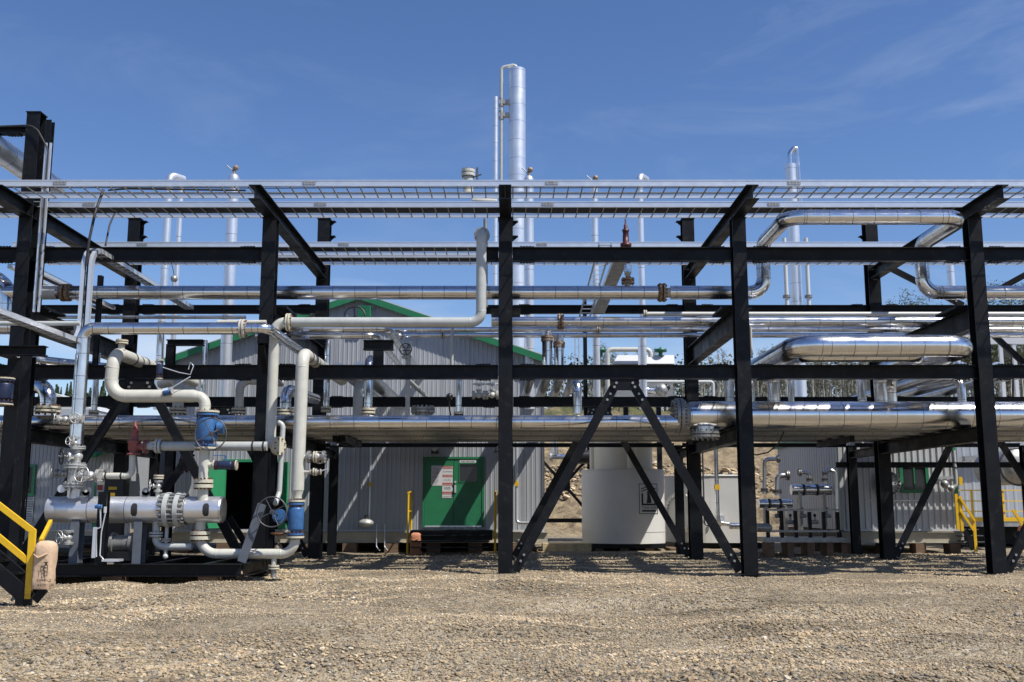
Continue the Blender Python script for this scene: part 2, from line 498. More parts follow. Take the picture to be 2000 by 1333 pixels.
quads = np.stack([ii[:-1,:-1], ii[:-1,1:], ii[1:,1:], ii[1:,:-1]], -1).reshape(-1, 4)
def np_mesh(name, verts, quads, mats, smooth=True, k=4):
    me = bpy.data.meshes.new(name)
    me.vertices.add(len(verts)); me.vertices.foreach_set('co', verts.astype(np.float32).ravel())
    me.loops.add(quads.size); me.loops.foreach_set('vertex_index', quads.astype(np.int32).ravel())
    me.polygons.add(len(quads)); me.polygons.foreach_set('loop_start', np.arange(0, quads.size, k, dtype=np.int32))
    me.update(calc_edges=True)
    me.polygons.foreach_set('use_smooth', [smooth]*len(quads))
    for m in mats: me.materials.append(m)
    return me
# gravel / dirt / grass material
gm = bpy.data.materials.new('gravel_ground'); gm.use_nodes = True
N = gm.node_tree.nodes; L = gm.node_tree.links; b = N['Principled BSDF']; b.inputs['Roughness'].default_value = 0.9; b.inputs['Specular IOR Level'].default_value = 0.25
geo = N.new('ShaderNodeNewGeometry')
vo = N.new('ShaderNodeTexVoronoi'); vo.inputs['Scale'].default_value = 30
vo2 = N.new('ShaderNodeTexVoronoi'); vo2.inputs['Scale'].default_value = 55
for q in (vo, vo2): L.new(geo.outputs['Position'], q.inputs['Vector'])
sp = N.new('ShaderNodeSeparateColor'); L.new(vo.outputs['Color'], sp.inputs[0])
ramp = N.new('ShaderNodeValToRGB'); e = ramp.color_ramp.elements
e[0].position = 0.0; e[0].color = (0.12, 0.105, 0.08, 1); e[1].position = 1.0; e[1].color = (0.47, 0.41, 0.30, 1)
for p_, c_ in ((0.15, (0.18, 0.15, 0.11)), (0.3, (0.26, 0.21, 0.14)), (0.5, (0.31, 0.25, 0.165)), (0.7, (0.36, 0.29, 0.185)), (0.86, (0.29, 0.255, 0.205))):
    q = ramp.color_ramp.elements.new(p_); q.color = (*c_, 1)
L.new(sp.outputs[0], ramp.inputs[0])
cav = N.new('ShaderNodeMapRange'); cav.inputs['From Min'].default_value = 0.0; cav.inputs['From Max'].default_value = 0.025
cav.inputs['To Min'].default_value = 1.0; cav.inputs['To Max'].default_value = 0.55
big = N.new('ShaderNodeTexNoise'); big.inputs['Scale'].default_value = 0.55; big.inputs['Detail'].default_value = 6
mpg = N.new('ShaderNodeMapping'); mpg.inputs['Scale'].default_value = (0.55, 1.6, 1); mpg.inputs['Rotation'].default_value = (0, 0, -0.15)
L.new(geo.outputs['Position'], mpg.inputs[0]); L.new(mpg.outputs[0], big.inputs[0])
bgr = N.new('ShaderNodeMapRange'); bgr.inputs['From Min'].default_value = 0.35; bgr.inputs['From Max'].default_value = 0.65
bgr.inputs['To Min'].default_value = 0.62; bgr.inputs['To Max'].default_value = 1.15
L.new(big.outputs[0], bgr.inputs[0])
mg = N.new('ShaderNodeMixRGB'); mg.blend_type = 'MULTIPLY'; mg.inputs[0].default_value = 1
L.new(ramp.outputs[0], mg.inputs[1]); L.new(bgr.outputs[0], mg.inputs[2])
# far bank: clay
cl = N.new('ShaderNodeTexNoise'); cl.inputs['Scale'].default_value = 1.8; cl.inputs['Detail'].default_value = 9; cl.inputs['Roughness'].default_value = 0.7
L.new(geo.outputs['Position'], cl.inputs[0])
clr = N.new('ShaderNodeValToRGB'); e = clr.color_ramp.elements
e[0].position = 0.36; e[0].color = (0.17, 0.13, 0.085, 1); e[1].position = 0.66; e[1].color = (0.46, 0.36, 0.22, 1)
L.new(cl.outputs[0], clr.inputs[0])
sy = N.new('ShaderNodeSeparateXYZ'); L.new(geo.outputs['Position'], sy.inputs[0])
f1 = N.new('ShaderNodeMapRange'); f1.inputs['From Min'].default_value = 51; f1.inputs['From Max'].default_value = 55; L.new(sy.outputs['Y'], f1.inputs[0])
m1 = N.new('ShaderNodeMixRGB'); L.new(f1.outputs[0], m1.inputs[0]); L.new(mg.outputs[0], m1.inputs[1]); L.new(clr.outputs[0], m1.inputs[2])
gr = N.new('ShaderNodeTexNoise'); gr.inputs['Scale'].default_value = 0.35; gr.inputs['Detail'].default_value = 7
L.new(geo.outputs['Position'], gr.inputs[0])
grm = N.new('ShaderNodeMath'); grm.operation = 'MULTIPLY_ADD'; grm.inputs[1].default_value = 30; L.new(gr.outputs[0], grm.inputs[0]); L.new(sy.outputs['Y'], grm.inputs[2])
f2 = N.new('ShaderNodeMapRange'); f2.inputs['From Min'].default_value = 98; f2.inputs['From Max'].default_value = 106; L.new(grm.outputs[0], f2.inputs[0])
grc = N.new('ShaderNodeMixRGB'); grc.inputs[1].default_value = (0.07, 0.09, 0.03, 1); grc.inputs[2].default_value = (0.15, 0.14, 0.07, 1); L.new(cl.outputs[0], grc.inputs[0])
m2 = N.new('ShaderNodeMixRGB'); L.new(f2.outputs[0], m2.inputs[0]); L.new(m1.outputs[0], m2.inputs[1]); L.new(grc.outputs[0], m2.inputs[2])
L.new(m2.outputs[0], b.inputs['Base Color'])
bp = N.new('ShaderNodeBump'); bp.inputs['Strength'].default_value = 0.9; bp.inputs['Distance'].default_value = 0.025
inv = N.new('ShaderNodeMath'); inv.operation = 'MULTIPLY'; inv.inputs[1].default_value = -1.0; L.new(vo.outputs['Distance'], inv.inputs[0])
iv2 = N.new('ShaderNodeMath'); iv2.operation = 'MULTIPLY_ADD'; iv2.inputs[1].default_value = -0.6; L.new(vo2.outputs['Distance'], iv2.inputs[0]); L.new(inv.outputs[0], iv2.inputs[2])
L.new(iv2.outputs[0], bp.inputs['Height'])
bp2 = N.new('ShaderNodeBump'); bp2.inputs['Strength'].default_value = 0.8; bp2.inputs['Distance'].default_value = 0.5
L.new(cl.outputs[0], bp2.inputs['Height']); 
fb = N.new('ShaderNodeMath'); fb.operation = 'MULTIPLY'; fb.inputs[1].default_value = 0.8; L.new(f1.outputs[0], fb.inputs[0]); L.new(fb.outputs[0], bp2.inputs['Strength'])
L.new(bp.outputs[0], bp2.inputs['Normal']); L.new(bp2.outputs[0], b.inputs['Normal'])
MATS['gravel_ground'] = gm
go = bpy.data.objects.new('ground', np_mesh('ground', verts, quads, [gm])); COL.objects.link(go); go['kind'] = 'structure'

# loose stones lying on the near gravel
def stones(name, n, y0, y1, smin, smax, xlim=1.06, xr=None, kind='stuff', lod=0):
    # uniform over the visible wedge
    ys = []; xs = []
    while len(ys) < n:
        y = rng.uniform(y0, y1, n); hw = y*0.5*xlim + 0.3
        x = rng.uniform(-1, 1, n)*(y1*0.5*xlim + 0.3); k = np.abs(x) < hw
        ys.extend(y[k]); xs.extend(x[k])
    x = np.array(xs[:n]); y = np.array(ys[:n])
    if xr is not None: x = rng.uniform(xr[0], xr[1], n)
    s = rng.uniform(smin, smax, n)**1.0 * rng.choice([0.7, 1.0, 1.5], n, p=[0.45, 0.42, 0.13])
    s = s * np.clip(1.0 + 1.1*vnoise(x, y*1.2, 1.6, 41), .6, 1.6)
    z = ground_z(x, y) + s*0.22
    ph = (1+5**.5)/2
    iv = np.array([(-1,ph,0),(1,ph,0),(-1,-ph,0),(1,-ph,0),(0,-1,ph),(0,1,ph),(0,-1,-ph),(0,1,-ph),(ph,0,-1),(ph,0,1),(-ph,0,-1),(-ph,0,1)], float); iv /= np.linalg.norm(iv[0])
    it = np.array([(0,11,5),(0,5,1),(0,1,7),(0,7,10),(0,10,11),(1,5,9),(5,11,4),(11,10,2),(10,7,6),(7,1,8),(3,9,4),(3,4,2),(3,2,6),(3,6,8),(3,8,9),(4,9,5),(2,4,11),(6,2,10),(8,6,7),(9,8,1)])
    if lod:
        iv = np.array([(1,0,0),(0,1,0),(-1,0,0),(0,-1,0),(0,0,1),(0,0,-1)], float); it = np.array([(0,1,4),(1,2,4),(2,3,4),(3,0,4),(1,0,5),(2,1,5),(3,2,5),(0,3,5)])
    nv = len(iv)
    sc = np.stack([s*rng.uniform(.75,1.35,n), s*rng.uniform(.75,1.25,n), s*rng.uniform(.45,.85,n)], -1)
    v = iv[None]*(1 + rng.uniform(-.16,.16,(n,nv,1))) * sc[:,None,:]
    a = rng.uniform(0, 2*np.pi, n); ca, sa = np.cos(a)[:,None], np.sin(a)[:,None]
    vx = v[...,0]*ca - v[...,1]*sa; vy = v[...,0]*sa + v[...,1]*ca
    t = rng.uniform(-.5, .5, n)[:,None]; vz = v[...,2] + vx*t
    V = np.stack([vx + x[:,None], vy + y[:,None], vz + z[:,None]], -1).reshape(-1, 3)
    T3 = (it[None] + (np.arange(n)*nv)[:,None,None]).reshape(-1, 3)
    me = np_mesh(name, V, T3, [MATS['stone']], smooth=False, k=3)
    pal = np.array([(.34,.27,.175),(.39,.315,.21),(.29,.235,.16),(.225,.19,.14),(.44,.385,.285),(.20,.19,.17),(.38,.28,.18),(.15,.135,.115),(.48,.44,.36),(.315,.255,.17)])
    c = pal[rng.choice(len(pal), n, p=[.22,.15,.17,.1,.06,.07,.05,.05,.02,.11])] * rng.uniform(.78,1.08,(n,1))
    c = c * (0.97 + 0.65*vnoise(x*.5, y*1.3, 1.3, 21) + 0.45*vnoise(x, y*1.5, .5, 22))[:,None] * np.array([1.13, 1.09, 1.04])
    at = me.attributes.new('stone_colour', 'FLOAT_COLOR', 'POINT')
    at.data.foreach_set('color', np.repeat(np.concatenate([c, np.ones((n,1))], 1), nv, 0).astype(np.float32).ravel())
    o = bpy.data.objects.new(name, me); COL.objects.link(o); return o
sm = bpy.data.materials.new('stone'); sm.use_nodes = True; MATS['stone'] = sm
N = sm.node_tree.nodes; L = sm.node_tree.links; at = N.new('ShaderNodeAttribute'); at.attribute_name = 'stone_colour'
L.new(at.outputs['Color'], N['Principled BSDF'].inputs['Base Color']); N['Principled BSDF'].inputs['Roughness'].default_value = 0.85; N['Principled BSDF'].inputs['Specular IOR Level'].default_value = 0.3
o = stones('gravel', 62000, 8.2, 15.5, 0.010, 0.0195); tag(o, 'loose tan and grey gravel stones nearest the viewer in the open yard', 'gravel', kind='stuff')
o = stones('gravel', 80000, 15.5, 24.5, 0.013, 0.022, lod=1); tag(o, 'loose tan and grey gravel stones in the middle of the open yard', 'gravel', kind='stuff')
o = stones('gravel', 30000, 24.5, 33.0, 0.015, 0.026, lod=1); tag(o, 'loose gravel stones lying between the rack columns and in front of the buildings', 'gravel', kind='stuff')
o = stones('riprap', 2600, 60.5, 63.5, 0.08, 0.19, xr=(-25, 16)); tag(o, 'pale riprap stones lying in a band across the clay bank', 'riprap', kind='stuff')

# ================================================================ PIPE RACK
FX = [-16.8, -11.2, -5.58, -0.15, 5.22, 10.65, 16.1]
YN, YF, YT = 23.0, 29.6, 32.3
z0t, z0b = Z(363, 21.5), Z(391, 21.5)              # top transverse tier
z1t, z1b = Z(597, 23), Z(640, 23)
z2t, z2b = Z(714, 23), Z(741, 23)
z3t, z3b = Z(838, 24), Z(838, 24) - 0.33
zb1t, zb1b = Z(485, 23), Z(511, 23)
rack = T('pipe_rack', 'black steel pipe rack of columns, beams and braces carrying every long pipe and cable tray', 'pipe rack')
def colm(x, y, z1, z0=-0.12, w=0.31, h=0.33, plate=True):
    m = MB(); m.ibeam((x, y, z0), (x, y, z1), h, w, up=(0,1,0), tf=0.022, tw=0.016)
    if plate:
        m.box((x-w*0.62, y-h*0.62, 0.02), (x+w*0.62, y+h*0.62, 0.05), 'black_steel')
        m.box((x-w*0.56, y-h*0.56, z1), (x+w*0.56, y+h*0.56, z1+0.025), 'black_steel')
    rack.part('column', m)
znt = z0b - 0.027
for i in range(1, 7):
    x = FX[i]
    colm(x, YN, Z(225, 23) if i == 1 else znt)
    colm(x, YF, Z(431, YF), w=0.35, h=0.36)
    colm(x, YT, Z(872, YT), w=0.25, h=0.25)
colm(Xp(96, 240, 24.2), 24.2, Z(237, 24.2), z0=0, w=0.2, h=0.2, plate=False)
for i in range(1, 7):
    x = FX[i]
    m = MB(); m.ibeam((x, 21.42, (z0t+z0b)/2), (x, YF-0.2, (z0t+z0b)/2), z0t-z0b, 0.27)
    for k in range(3):
        for sg in (-1, 1): m.cyl((x+sg*0.09, YF-0.35+0.06*k, z0b-0.04), (x+sg*0.09, YF-0.35+0.06*k, z0b+0.02), 0.014, 'black_steel', 6)
    rack.part('cross_beam', m)
    for zt, zb in ((z1t, z1b), (z3t, z3b)):
        m = MB(); m.ibeam((x, YN+0.18, (zt+zb)/2), (x, YF-0.2, (zt+zb)/2), zt-zb, 0.26)
        m.box((x-0.15, YN+0.170, zb-0.03), (x+0.15, YN+0.19, zt+0.03), 'black_steel')
        rack.part('cross_beam', m)
    m = MB(); m.ibeam((x, YF+0.2, z3b+0.12), (x, YT-0.14, z3b+0.12), 0.24, 0.2); rack.part('cross_beam', m)
    # upper brackets sticking out of the far column
    m = MB()
    for k, yy in enumerate((433, 462)):
        z = Z(yy, YF); q_ = 1 if x < 0 else -1; m.box((x+q_*0.17, YF-0.1, z), (x+q_*0.33, YF+0.1, z-0.02), 'black_steel')
        m.add([(x+q_*0.172, YF, z-0.02), (x+q_*0.33, YF, z-0.02), (x+q_*0.172, YF, z-0.16), (x+q_*0.172, YF+.01, z-0.02), (x+q_*0.33, YF+.01, z-0.02), (x+q_*0.172, YF+.01, z-0.16)], [(0,1,2), (3,5,4), (0,3,4,1), (1,4,5,2), (2,5,3,0)], 'black_steel')
    rack.part('bracket', m)
def lbeam(xa, xb, Y, zt, zb, bw=0.2, bolts=True):
    m = MB(); m.ibeam((xa, Y, (zt+zb)/2), (xb, Y, (zt+zb)/2), zt-zb, bw, bolts=bolts)
    m2 = rack.part('beam', m)
for i in range(0, 6):
    a, b_ = FX[i]+0.165, FX[i+1]-0.165
    if i == 2:
        xs_ = Xp(930, 495, YN)
        lbeam(xs_, b_, YN, zb1t, zb1b, bolts=False)
    else: lbeam(a, b_, YN, zb1t, zb1b)
    lbeam(a, b_, YN, z2t, z2b)
    a, b_ = FX[i]+0.185, FX[i+1]-0.185
    lbeam(a, b_, YF, Z(488, YF), Z(510, YF), 0.18, False)
    if i == 2: lbeam(Xp(948, 605, YF), b_, YF, Z(597, YF), Z(613, YF), 0.18, False)
    else: lbeam(a, b_, YF, Z(597, YF), Z(613, YF), 0.18)
    lbeam(a, b_, YF, Z(776, YF), Z(795, YF), 0.18)
    lbeam(FX[i]+0.13, FX[i+1]-0.13, YT, Z(866, YT), Z(874, YT), 0.12, False)
lbeam(FX[5]-0.5, FX[6]-0.13, YT, Z(903, YT), Z(914, YT), 0.14, False)
lbeam(-16.8, -11.37, YN, Z(250, YN), Z(263, YN), 0.2)
def brace(p, q, hw=0.085, up=(0,1,0)):
    m = MB(); m.bar(p, q, up, hw, 0.045, 'black_steel')
    t = (Vector(q)-Vector(p)).normalized()
    for e_ in (Vector(p)+t*0.25, Vector(p)+t*0.4, Vector(q)-t*0.25, Vector(q)-t*0.4):
        m.cyl(e_+Vector((0,-0.045,0)), e_+Vector((0,-0.075,0)), 0.028, 'galv_dark', 8)
    rack.part('brace', m)
def gusset(x, Y, zt, w, h):
    m = MB()
    pts = [(x-w/2, zt), (x+w/2, zt), (x+w/2, zt-h*.45), (x+w*.36, zt-h), (x-w*.36, zt-h), (x-w/2, zt-h*.45)]
    vs = [(a, Y-0.075, c) for a, c in pts] + [(a, Y-0.055, c) for a, c in pts]
    m.add(vs, [(0,5,4,3,2,1), (6,7,8,9,10,11)] + [(i, (i+1) % 6, (i+1) % 6+6, i+6) for i in range(6)], 'black_steel')
    for dx in (-.28, .28):
        for dz in (-.35, -.7): m.cyl((x+w*dx*(1 if dz > -.5 else 1.25), Y-0.10, zt+h*dz), (x+w*dx*(1 if dz > -.5 else 1.25), Y-0.075, zt+h*dz), 0.03, 'galv_dark', 8)
    rack.part('gusset_plate', m)
for (i, Y, zt) in ((3, YN, z2b), (1, YN, z2b), (5, YN, z2b), (3, YF, Z(795, YF)), (1, YF, Z(795, YF)), (5, YF, Z(795, YF))):
    xm = (FX[i]+FX[i+1])/2
    gusset(xm, Y, zt-0.003, 0.66, 0.26)
    brace((xm-0.2, Y, zt-0.12), (FX[i]+0.22, Y, 0.10), 0.10 if Y == YN else 0.09)
    brace((xm+0.2, Y, zt-0.12), (FX[i+1]-0.22, Y, 0.10), 0.10 if Y == YN else 0.09)
xm = (FX[5]+FX[6])/2
brace((FX[5]+0.2, YF, Z(512, YF)), (xm-.1, YF, Z(597, YF)))
brace((FX[6]-0.2, YF, Z(512, YF)), (xm+.1, YF, Z(597, YF)))
brace((xm+.1, YF, Z(613, YF)), (FX[6]-0.2, YF, Z(775, YF)))
brace((xm-.1, YF, Z(613, YF)), (FX[5]+0.2, YF, Z(775, YF)))
for px_ in (652, 668, 1655):
    m = MB(); a = P(px_, 858, 26.5); m.box((a.x, 26.3, z3t-.16), (a.x+.12, 29.2, z3t-.002), 'black_steel'); rack.part('hanger', m)
# T-shaped and L-shaped pipe supports standing on the second beam
m = MB(); x = Xp(739, 700, YN); m.ibeam((x, YN, z2t), (x, YN, Z(685, YN)), 0.18, 0.22, up=(0,1,0)); m.ibeam((x-.34, YN, Z(675, YN)), (x+.34, YN, Z(675, YN)), 0.225, 0.2); rack.part('pipe_support', m)
m = MB(); x = Xp(333, 700, YN); m.ibeam((x, YN, z2t), (x, YN, Z(676, YN)), 0.16, 0.18, up=(0,1,0)); m.ibeam((x-.09, YN, Z(670, YN)), (x+.74, YN, Z(670, YN)), 0.13, 0.2); rack.part('pipe_support', m)
m = MB(); x = Xp(193, 600, 24.5); m.ibeam((x, 24.5, z2t), (x, 24.5, zb1b), 0.12, 0.11, up=(0,1,0)); rack.part('post', m)
m = MB(); m.ibeam((-12.5, 20.8, Z(686, 20.8)), (Xp(90, 686, 20.8), 20.8, Z(686, 20.8)), 0.2, 0.2); rack.part('beam', m)
m = MB(); m.ibeam((Xp(42, 900, 20.8), 20.8, 0.02), (Xp(42, 900, 20.8), 20.8, Z(697, 20.8)), 0.2, 0.2, up=(0,1,0)); rack.part('column', m)
# shoes under the upper pipe
for i in range(1, 7):
    m = MB(); m.box((FX[i]-.35, 23.35, z1t+.001), (FX[i]+.35, 24.5, z1t+.06), 'black_steel'); rack.part('pipe_shoe', m)
m = MB(); m.box((Xp(505, 655, 22.3), 22.2, Z(655, 22.3)), (Xp(535, 655, 22.3), 22.82, Z(672, 22.3)), 'black_steel')
m.bar((FX[2]+.05, 22.3, Z(672, 22.3)), (FX[2]+.05, 22.82, Z(720, 22.3)), XA, .05, .06, 'black_steel'); rack.part('bracket', m)
rack.done()

# ================================================================ CABLE TRAYS
def tray(label, ya, yb, zb, h=0.14, x0=-13.5, x1=17.5, sp=0.305, splice=(), cables=(), group='aluminium cable trays on the top beams'):
    t = T('cable_tray', label, 'cable tray', group)
    for (y, sg) in ((ya, -1), (yb, 1)):
        m = MB(); m.box((x0, y-.003, zb), (x1, y+.003, zb+h), 'galv')
        m.box((x0, min(y, y-sg*.035), zb-.004), (x1, max(y, y-sg*.035), zb), 'galv'); m.box((x0, min(y, y-sg*.03), zb+h), (x1, max(y, y-sg*.03), zb+h+.004), 'galv')
        m.box((x0, y+sg*.003, zb+h*.86), (x1, y+sg*.011, zb+h), 'galv'); m.box((x0, y+sg*.003, zb), (x1, y+sg*.011, zb+h*.14), 'galv')
        r_ = t.part('side_rail', m)
        for s_ in splice:
            m = MB(); m.box((s_-.14, y+sg*.012, zb+.025), (s_+.14, y+sg*.017, zb+h-.025), 'galv_dark')
            for k in range(8): m.cyl((s_-.11+.073*(k % 4), y+sg*.017, zb+.045+.05*(k//4)), (s_-.11+.073*(k % 4), y+sg*.028, zb+.045+.05*(k//4)), .008, 'galv', 6)
            t.part('splice_plate', m, r_)
    m = MB(); x = x0+.1
    while x < x1:
        m.box((x-.013, ya+.004, zb+.006), (x+.013, yb-.004, zb+.024), 'rung_metal'); x += sp
    t.part('rungs', m)
    for (yc, rc) in cables:
        m = MB(); pts = []; x = x0
        while x < x1: pts.append((x, yc+random.uniform(-.015, .015), zb+.026+rc+random.uniform(0, .01))); x += .8
        m.tube(pts, rc, 'rubber', 6); t.part('cable', m)
    return t.done()
zt_ = z0t+.004
xs_ = lambda px, py, Y: Xp(px, py, Y)
tray('topmost aluminium cable tray at the front of the rack', 21.55, 22.45, zt_, splice=[xs_(115,357,21.5), xs_(603,357,21.5), xs_(1078,357,21.5), xs_(1552,357,21.5)], cables=((21.8, .012), (22.2, .010)))
tray('second aluminium cable tray from the front, carrying a row of black cables', 23.15, 24.05, zt_, splice=[xs_(172,400,23.1), xs_(625,400,23.1), xs_(1070,400,23.1), xs_(1512,400,23.1)], cables=[(23.27+.07*k, .033) for k in range(8)])
tray('third aluminium cable tray from the front, seen behind the upper long beam', 26.9, 27.85, zt_, splice=[xs_(280,483,27), xs_(672,483,27), xs_(1058,483,27)], cables=[(27.1+.07*k, .03) for k in range(7)])
tray('rearmost aluminium cable tray on the top beams beside the far columns', 28.1, 29.0, zt_, h=.10, cables=[(28.2+.07*k, .033) for k in range(9)])
def curved_tray(label, path, w, bend=0.45, hh=0.05, group=None, sp=0.3):
    pth, _ = fillet(path, bend, 10); t = T('cable_tray', label, 'cable tray', group)
    for sg in (-1, 1):
        m = MB(); m.sweep(pth, .004, hh, 'galv', soff=sg*w/2); m.sweep(pth, .042, .004, 'galv', soff=sg*(w/2-.038), off=hh); t.part('side_rail', m)
    m = MB(); d = 0.0; L_ = 0.0
    for i in range(len(pth)-1):
        a, b_ = Vector(pth[i]), Vector(pth[i+1]); l = (b_-a).length
        while d < L_+l:
            q = a + (b_-a)*((d-L_)/l); n_ = (b_-a).normalized().cross(XA)
            q = q - n_*hh*.7; m.box(q+Vector((-w/2-.001, -.012, -.012)), q+Vector((w/2+.001, .012, .012)), 'galv'); d += sp
        L_ += l
    m.sweep(pth, .008, .003, 'galv', off=-hh*.7+.014); t.part('rungs', m)
    m = MB()
    for k in range(3):
        m.tube([Vector(p)+Vector(((k-1)*.05, 0, 0)) for p in pth], .02, 'rubber', 6)
    t.part('cables', m)
    return t.done()
Xt = Xp(166, 600, 21.9); za = Z(482, 21.9); zb_ = Z(672, 21.9)
curved_tray('curved galvanised cable tray dropping down beside the left clad riser', [(Xt, 29.0, za), (Xt, 21.9, za), (Xt, 21.9, zb_), (Xt, 13.0, zb_)], 0.24)
xx = Xp(110, 540, 26)
curved_tray('short galvanised cable tray running back under the upper beam at far left', [(xx, 24.0, Z(520, 24.0)), (xx, 29.3, Z(520, 24.0))], 0.55, sp=.3)
m = MB(); t = T('conduit_riser', 'pair of galvanised conduit channels up the tall left column', 'conduit')
for px_ in (79, 88):
    m = MB(); x = Xp(px_, 430, 22.78); m.box((x-.022, 22.77, Z(610, 22.8)), (x+.022, 22.81, Z(280, 22.8)), 'galv'); t.part('channel', m)
m = MB(); m.pipe([(-14, 22.85, Z(258, 23)), (-11.1, 22.75, Z(252, 23)), (Xp(84, 430, 22.75), 22.75, Z(300, 23)), (Xp(84, 430, 22.75), 22.75, Z(600, 23))], .02, 'rubber', bend=.4, n=8); t.part('cable', m)
t.done()
m = MB(); m.pipe([P(202, 371, 22.2), P(186, 415, 21.9), P(174, 470, 21.8), P(168, 520, 21.85)], .03, 'rubber', bend=.6, n=8)
solo('hanging_cable', 'thick black cable looping from the top tray down into the curved tray', 'cable', m)
m = MB(); m.pipe([P(226, 412, 23.3), P(214, 440, 22.9), P(206, 480, 22.6)], .022, 'rubber', bend=.6, n=8)
solo('hanging_cable', 'thinner black cable hanging just right of the thick looping cable', 'cable', m)
m = MB(); m.pipe([(Xp(212, 369, 22), 22.0, zt_+.05), (Xp(250, 369, 22), 21.95, zt_+.07), (Xp(480, 369, 22), 22.0, zt_+.045)], .022, 'rubber', n=8); solo('tray_cable', 'black cable lying in the topmost tray left of the second column', 'cable', m)
# lattice trays going back in the middle
def ztray(label, a, b_, w, solid):
    t = T('cable_tray', label, 'cable tray'); a = Vector(a); b_ = Vector(b_)
    for sg in (-1, 1):
        m = MB(); m.bar(a+XA*sg*w/2, b_+XA*sg*w/2, UP, .006, .05, 'galv'); t.part('side_rail', m)
    m = MB(); n_ = int((b_-a).length/.28)
    if solid: m.bar(a, b_, UP, w/2-.01, .004, 'galv_dark', off=-.03)
    for k in range(n_):
        q = a + (b_-a)*(k/n_); m.bar(q-XA*w/2, q+XA*w/2, UP, .015, .008, 'galv', off=-.02)
    t.part('cover', m) if solid else None
    if not solid:
        for sg in (-1, 1): m.bar(a+XA*sg*w/2, b_+XA*sg*w/2, UP, .02, .003, 'galv', off=-.032)
        t.part('rungs', m)
    t.done()
ztray('sloping open galvanised ladder tray left of the dark red relief valve', P(1182, 478, 24.3), P(1140, 625, 29.0), .30, False)
ztray('sloping covered galvanised tray just left of the dark red relief valve', P(1215, 500, 24.3), P(1168, 610, 29.0), .34, True)
# ================================================================ BUILDINGS
def ribwall(m, x0, x1, Y, z0, ztop, mt, pitch=.15, d=.012, holes=(), face=-1):
    """Ribbed cladding facing -Y between x0 and x1; ztop(x) gives the top; holes = (xa, xb, za, zb)."""
    xs = []; x = x0
    while x < x1-1e-6:
        for f_, o_ in ((0, 0), (.55, 0), (.66, 1), (.84, 1), (.95, 0)):
            if x+pitch*f_ <= x1: xs.append((x+pitch*f_, o_))
        x += pitch
    xs.append((x1, 0))
    cuts = sorted({c for h in holes for c in h[:2]})
    for c in cuts:
        xs.append((c-.0005, 0)); xs.append((c+.0005, 0))
    xs.sort()
    for i in range(len(xs)-1):
        (a, oa), (b_, ob) = xs[i], xs[i+1]
        if b_-a < 1e-5: continue
        mid = (a+b_)/2
        segs = [(z0, None)]
        hs_ = [h for h in holes if h[0] < mid < h[1]]
        if hs_:
            h = hs_[0]; segs = []
            if h[2] > z0+.01: segs.append((z0, h[2]))
            segs.append((h[3], None))
        for (za_, zb2) in segs:
            ta = ztop(a) if zb2 is None else zb2; tb = ztop(b_) if zb2 is None else zb2
            m.add([(a, Y+face*d*oa, za_), (b_, Y+face*d*ob, za_), (b_, Y+face*d*ob, tb), (a, Y+face*d*oa, ta)], [(0,1,2,3)], mt)
    return m
def sidewall(m, X, y0, y1, z0, z1, mt, face, pitch=.14, d=.02):
    ys = []; y = y0
    while y < y1-1e-6:
        for f_, o_ in ((0, 0), (.55, 0), (.66, 1), (.84, 1), (.95, 0)):
            if y+pitch*f_ <= y1: ys.append((y+pitch*f_, o_))
        y += pitch
    ys.append((y1, 0))
    for i in range(len(ys)-1):
        (a, oa), (b_, ob) = ys[i], ys[i+1]
        m.add([(X+face*d*oa, a, z0), (X+face*d*ob, b_, z0), (X+face*d*ob, b_, z1), (X+face*d*oa, a, z1)], [(0,1,2,3)], mt)
def winframe(t, x0, x1, Y, z0, z1, mt='green_bright', w=.07, mull=True, par=None):
    m = MB()
    for a, b_ in (((x0-w, z0-w), (x1+w, z0)), ((x0-w, z1), (x1+w, z1+w)), ((x0-w, z0), (x0, z1)), ((x1, z0), (x1+w, z1))):
        m.box((a[0], Y-.06, a[1]), (b_[0], Y, b_[1]), mt)
    if mull: m.box(((x0+x1)/2-.02, Y-.05, z0), ((x0+x1)/2+.02, Y, z1), mt)
    f_ = t.part('window', m, par); g = MB(); g.box((x0, Y-.02, z0), (x1, Y-.01, z1), 'glass'); t.part('pane', g, f_) if par is None else None
    if par is not None: t.p[-1] = ('window', MB_join(m, g), par, None)
    return f_
def MB_join(a, b_):
    o_ = len(a.v); a.v += b_.v; a.f += [tuple(i+o_ for i in f) for f in b_.f]; a.m += b_.m; a.s += b_.s; return a

# ---- large gabled building
YA_ = 34.0
xl, xr_ = Xp(338, 760, YA_), Xp(1062, 760, YA_); xm = Xp(703, 580, YA_)
zbase = Z(1037, YA_); zeave = Z(700, YA_); zpk = Z(578, YA_)
def gable(x): return zpk - (zpk-zeave)*(abs(x-xm)/(xr_-xm if x > xm else xm-xl))
A = T('process_building', 'large grey ribbed metal building with green gable trim behind the rack', 'building')
do = (Xp(440, 960, YA_), Xp(546, 960, YA_), Z(1034, YA_), Z(903, YA_))
m = MB(); ribwall(m, xl, xr_, YA_, zbase, gable, 'wall_grey', holes=[do]); A.part('wall', m)
m = MB(); m.box((xl, YA_+.02, zbase), (xl+.02, YA_+12, zeave), 'wall_grey'); m.box((xr_-.02, YA_+.03, zbase), (xr_, YA_+12, zeave), 'wall_grey'); m.box((xl+.03, YA_+11.9, zbase), (xr_-.03, YA_+12, zeave), 'wall_grey'); m.box((xl+.03, YA_+.03, zbase), (xr_-.03, YA_+11.8, zbase+.02), 'dark_interior')
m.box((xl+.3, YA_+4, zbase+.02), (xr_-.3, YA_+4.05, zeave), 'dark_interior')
A.part('wall', m)
m = MB()
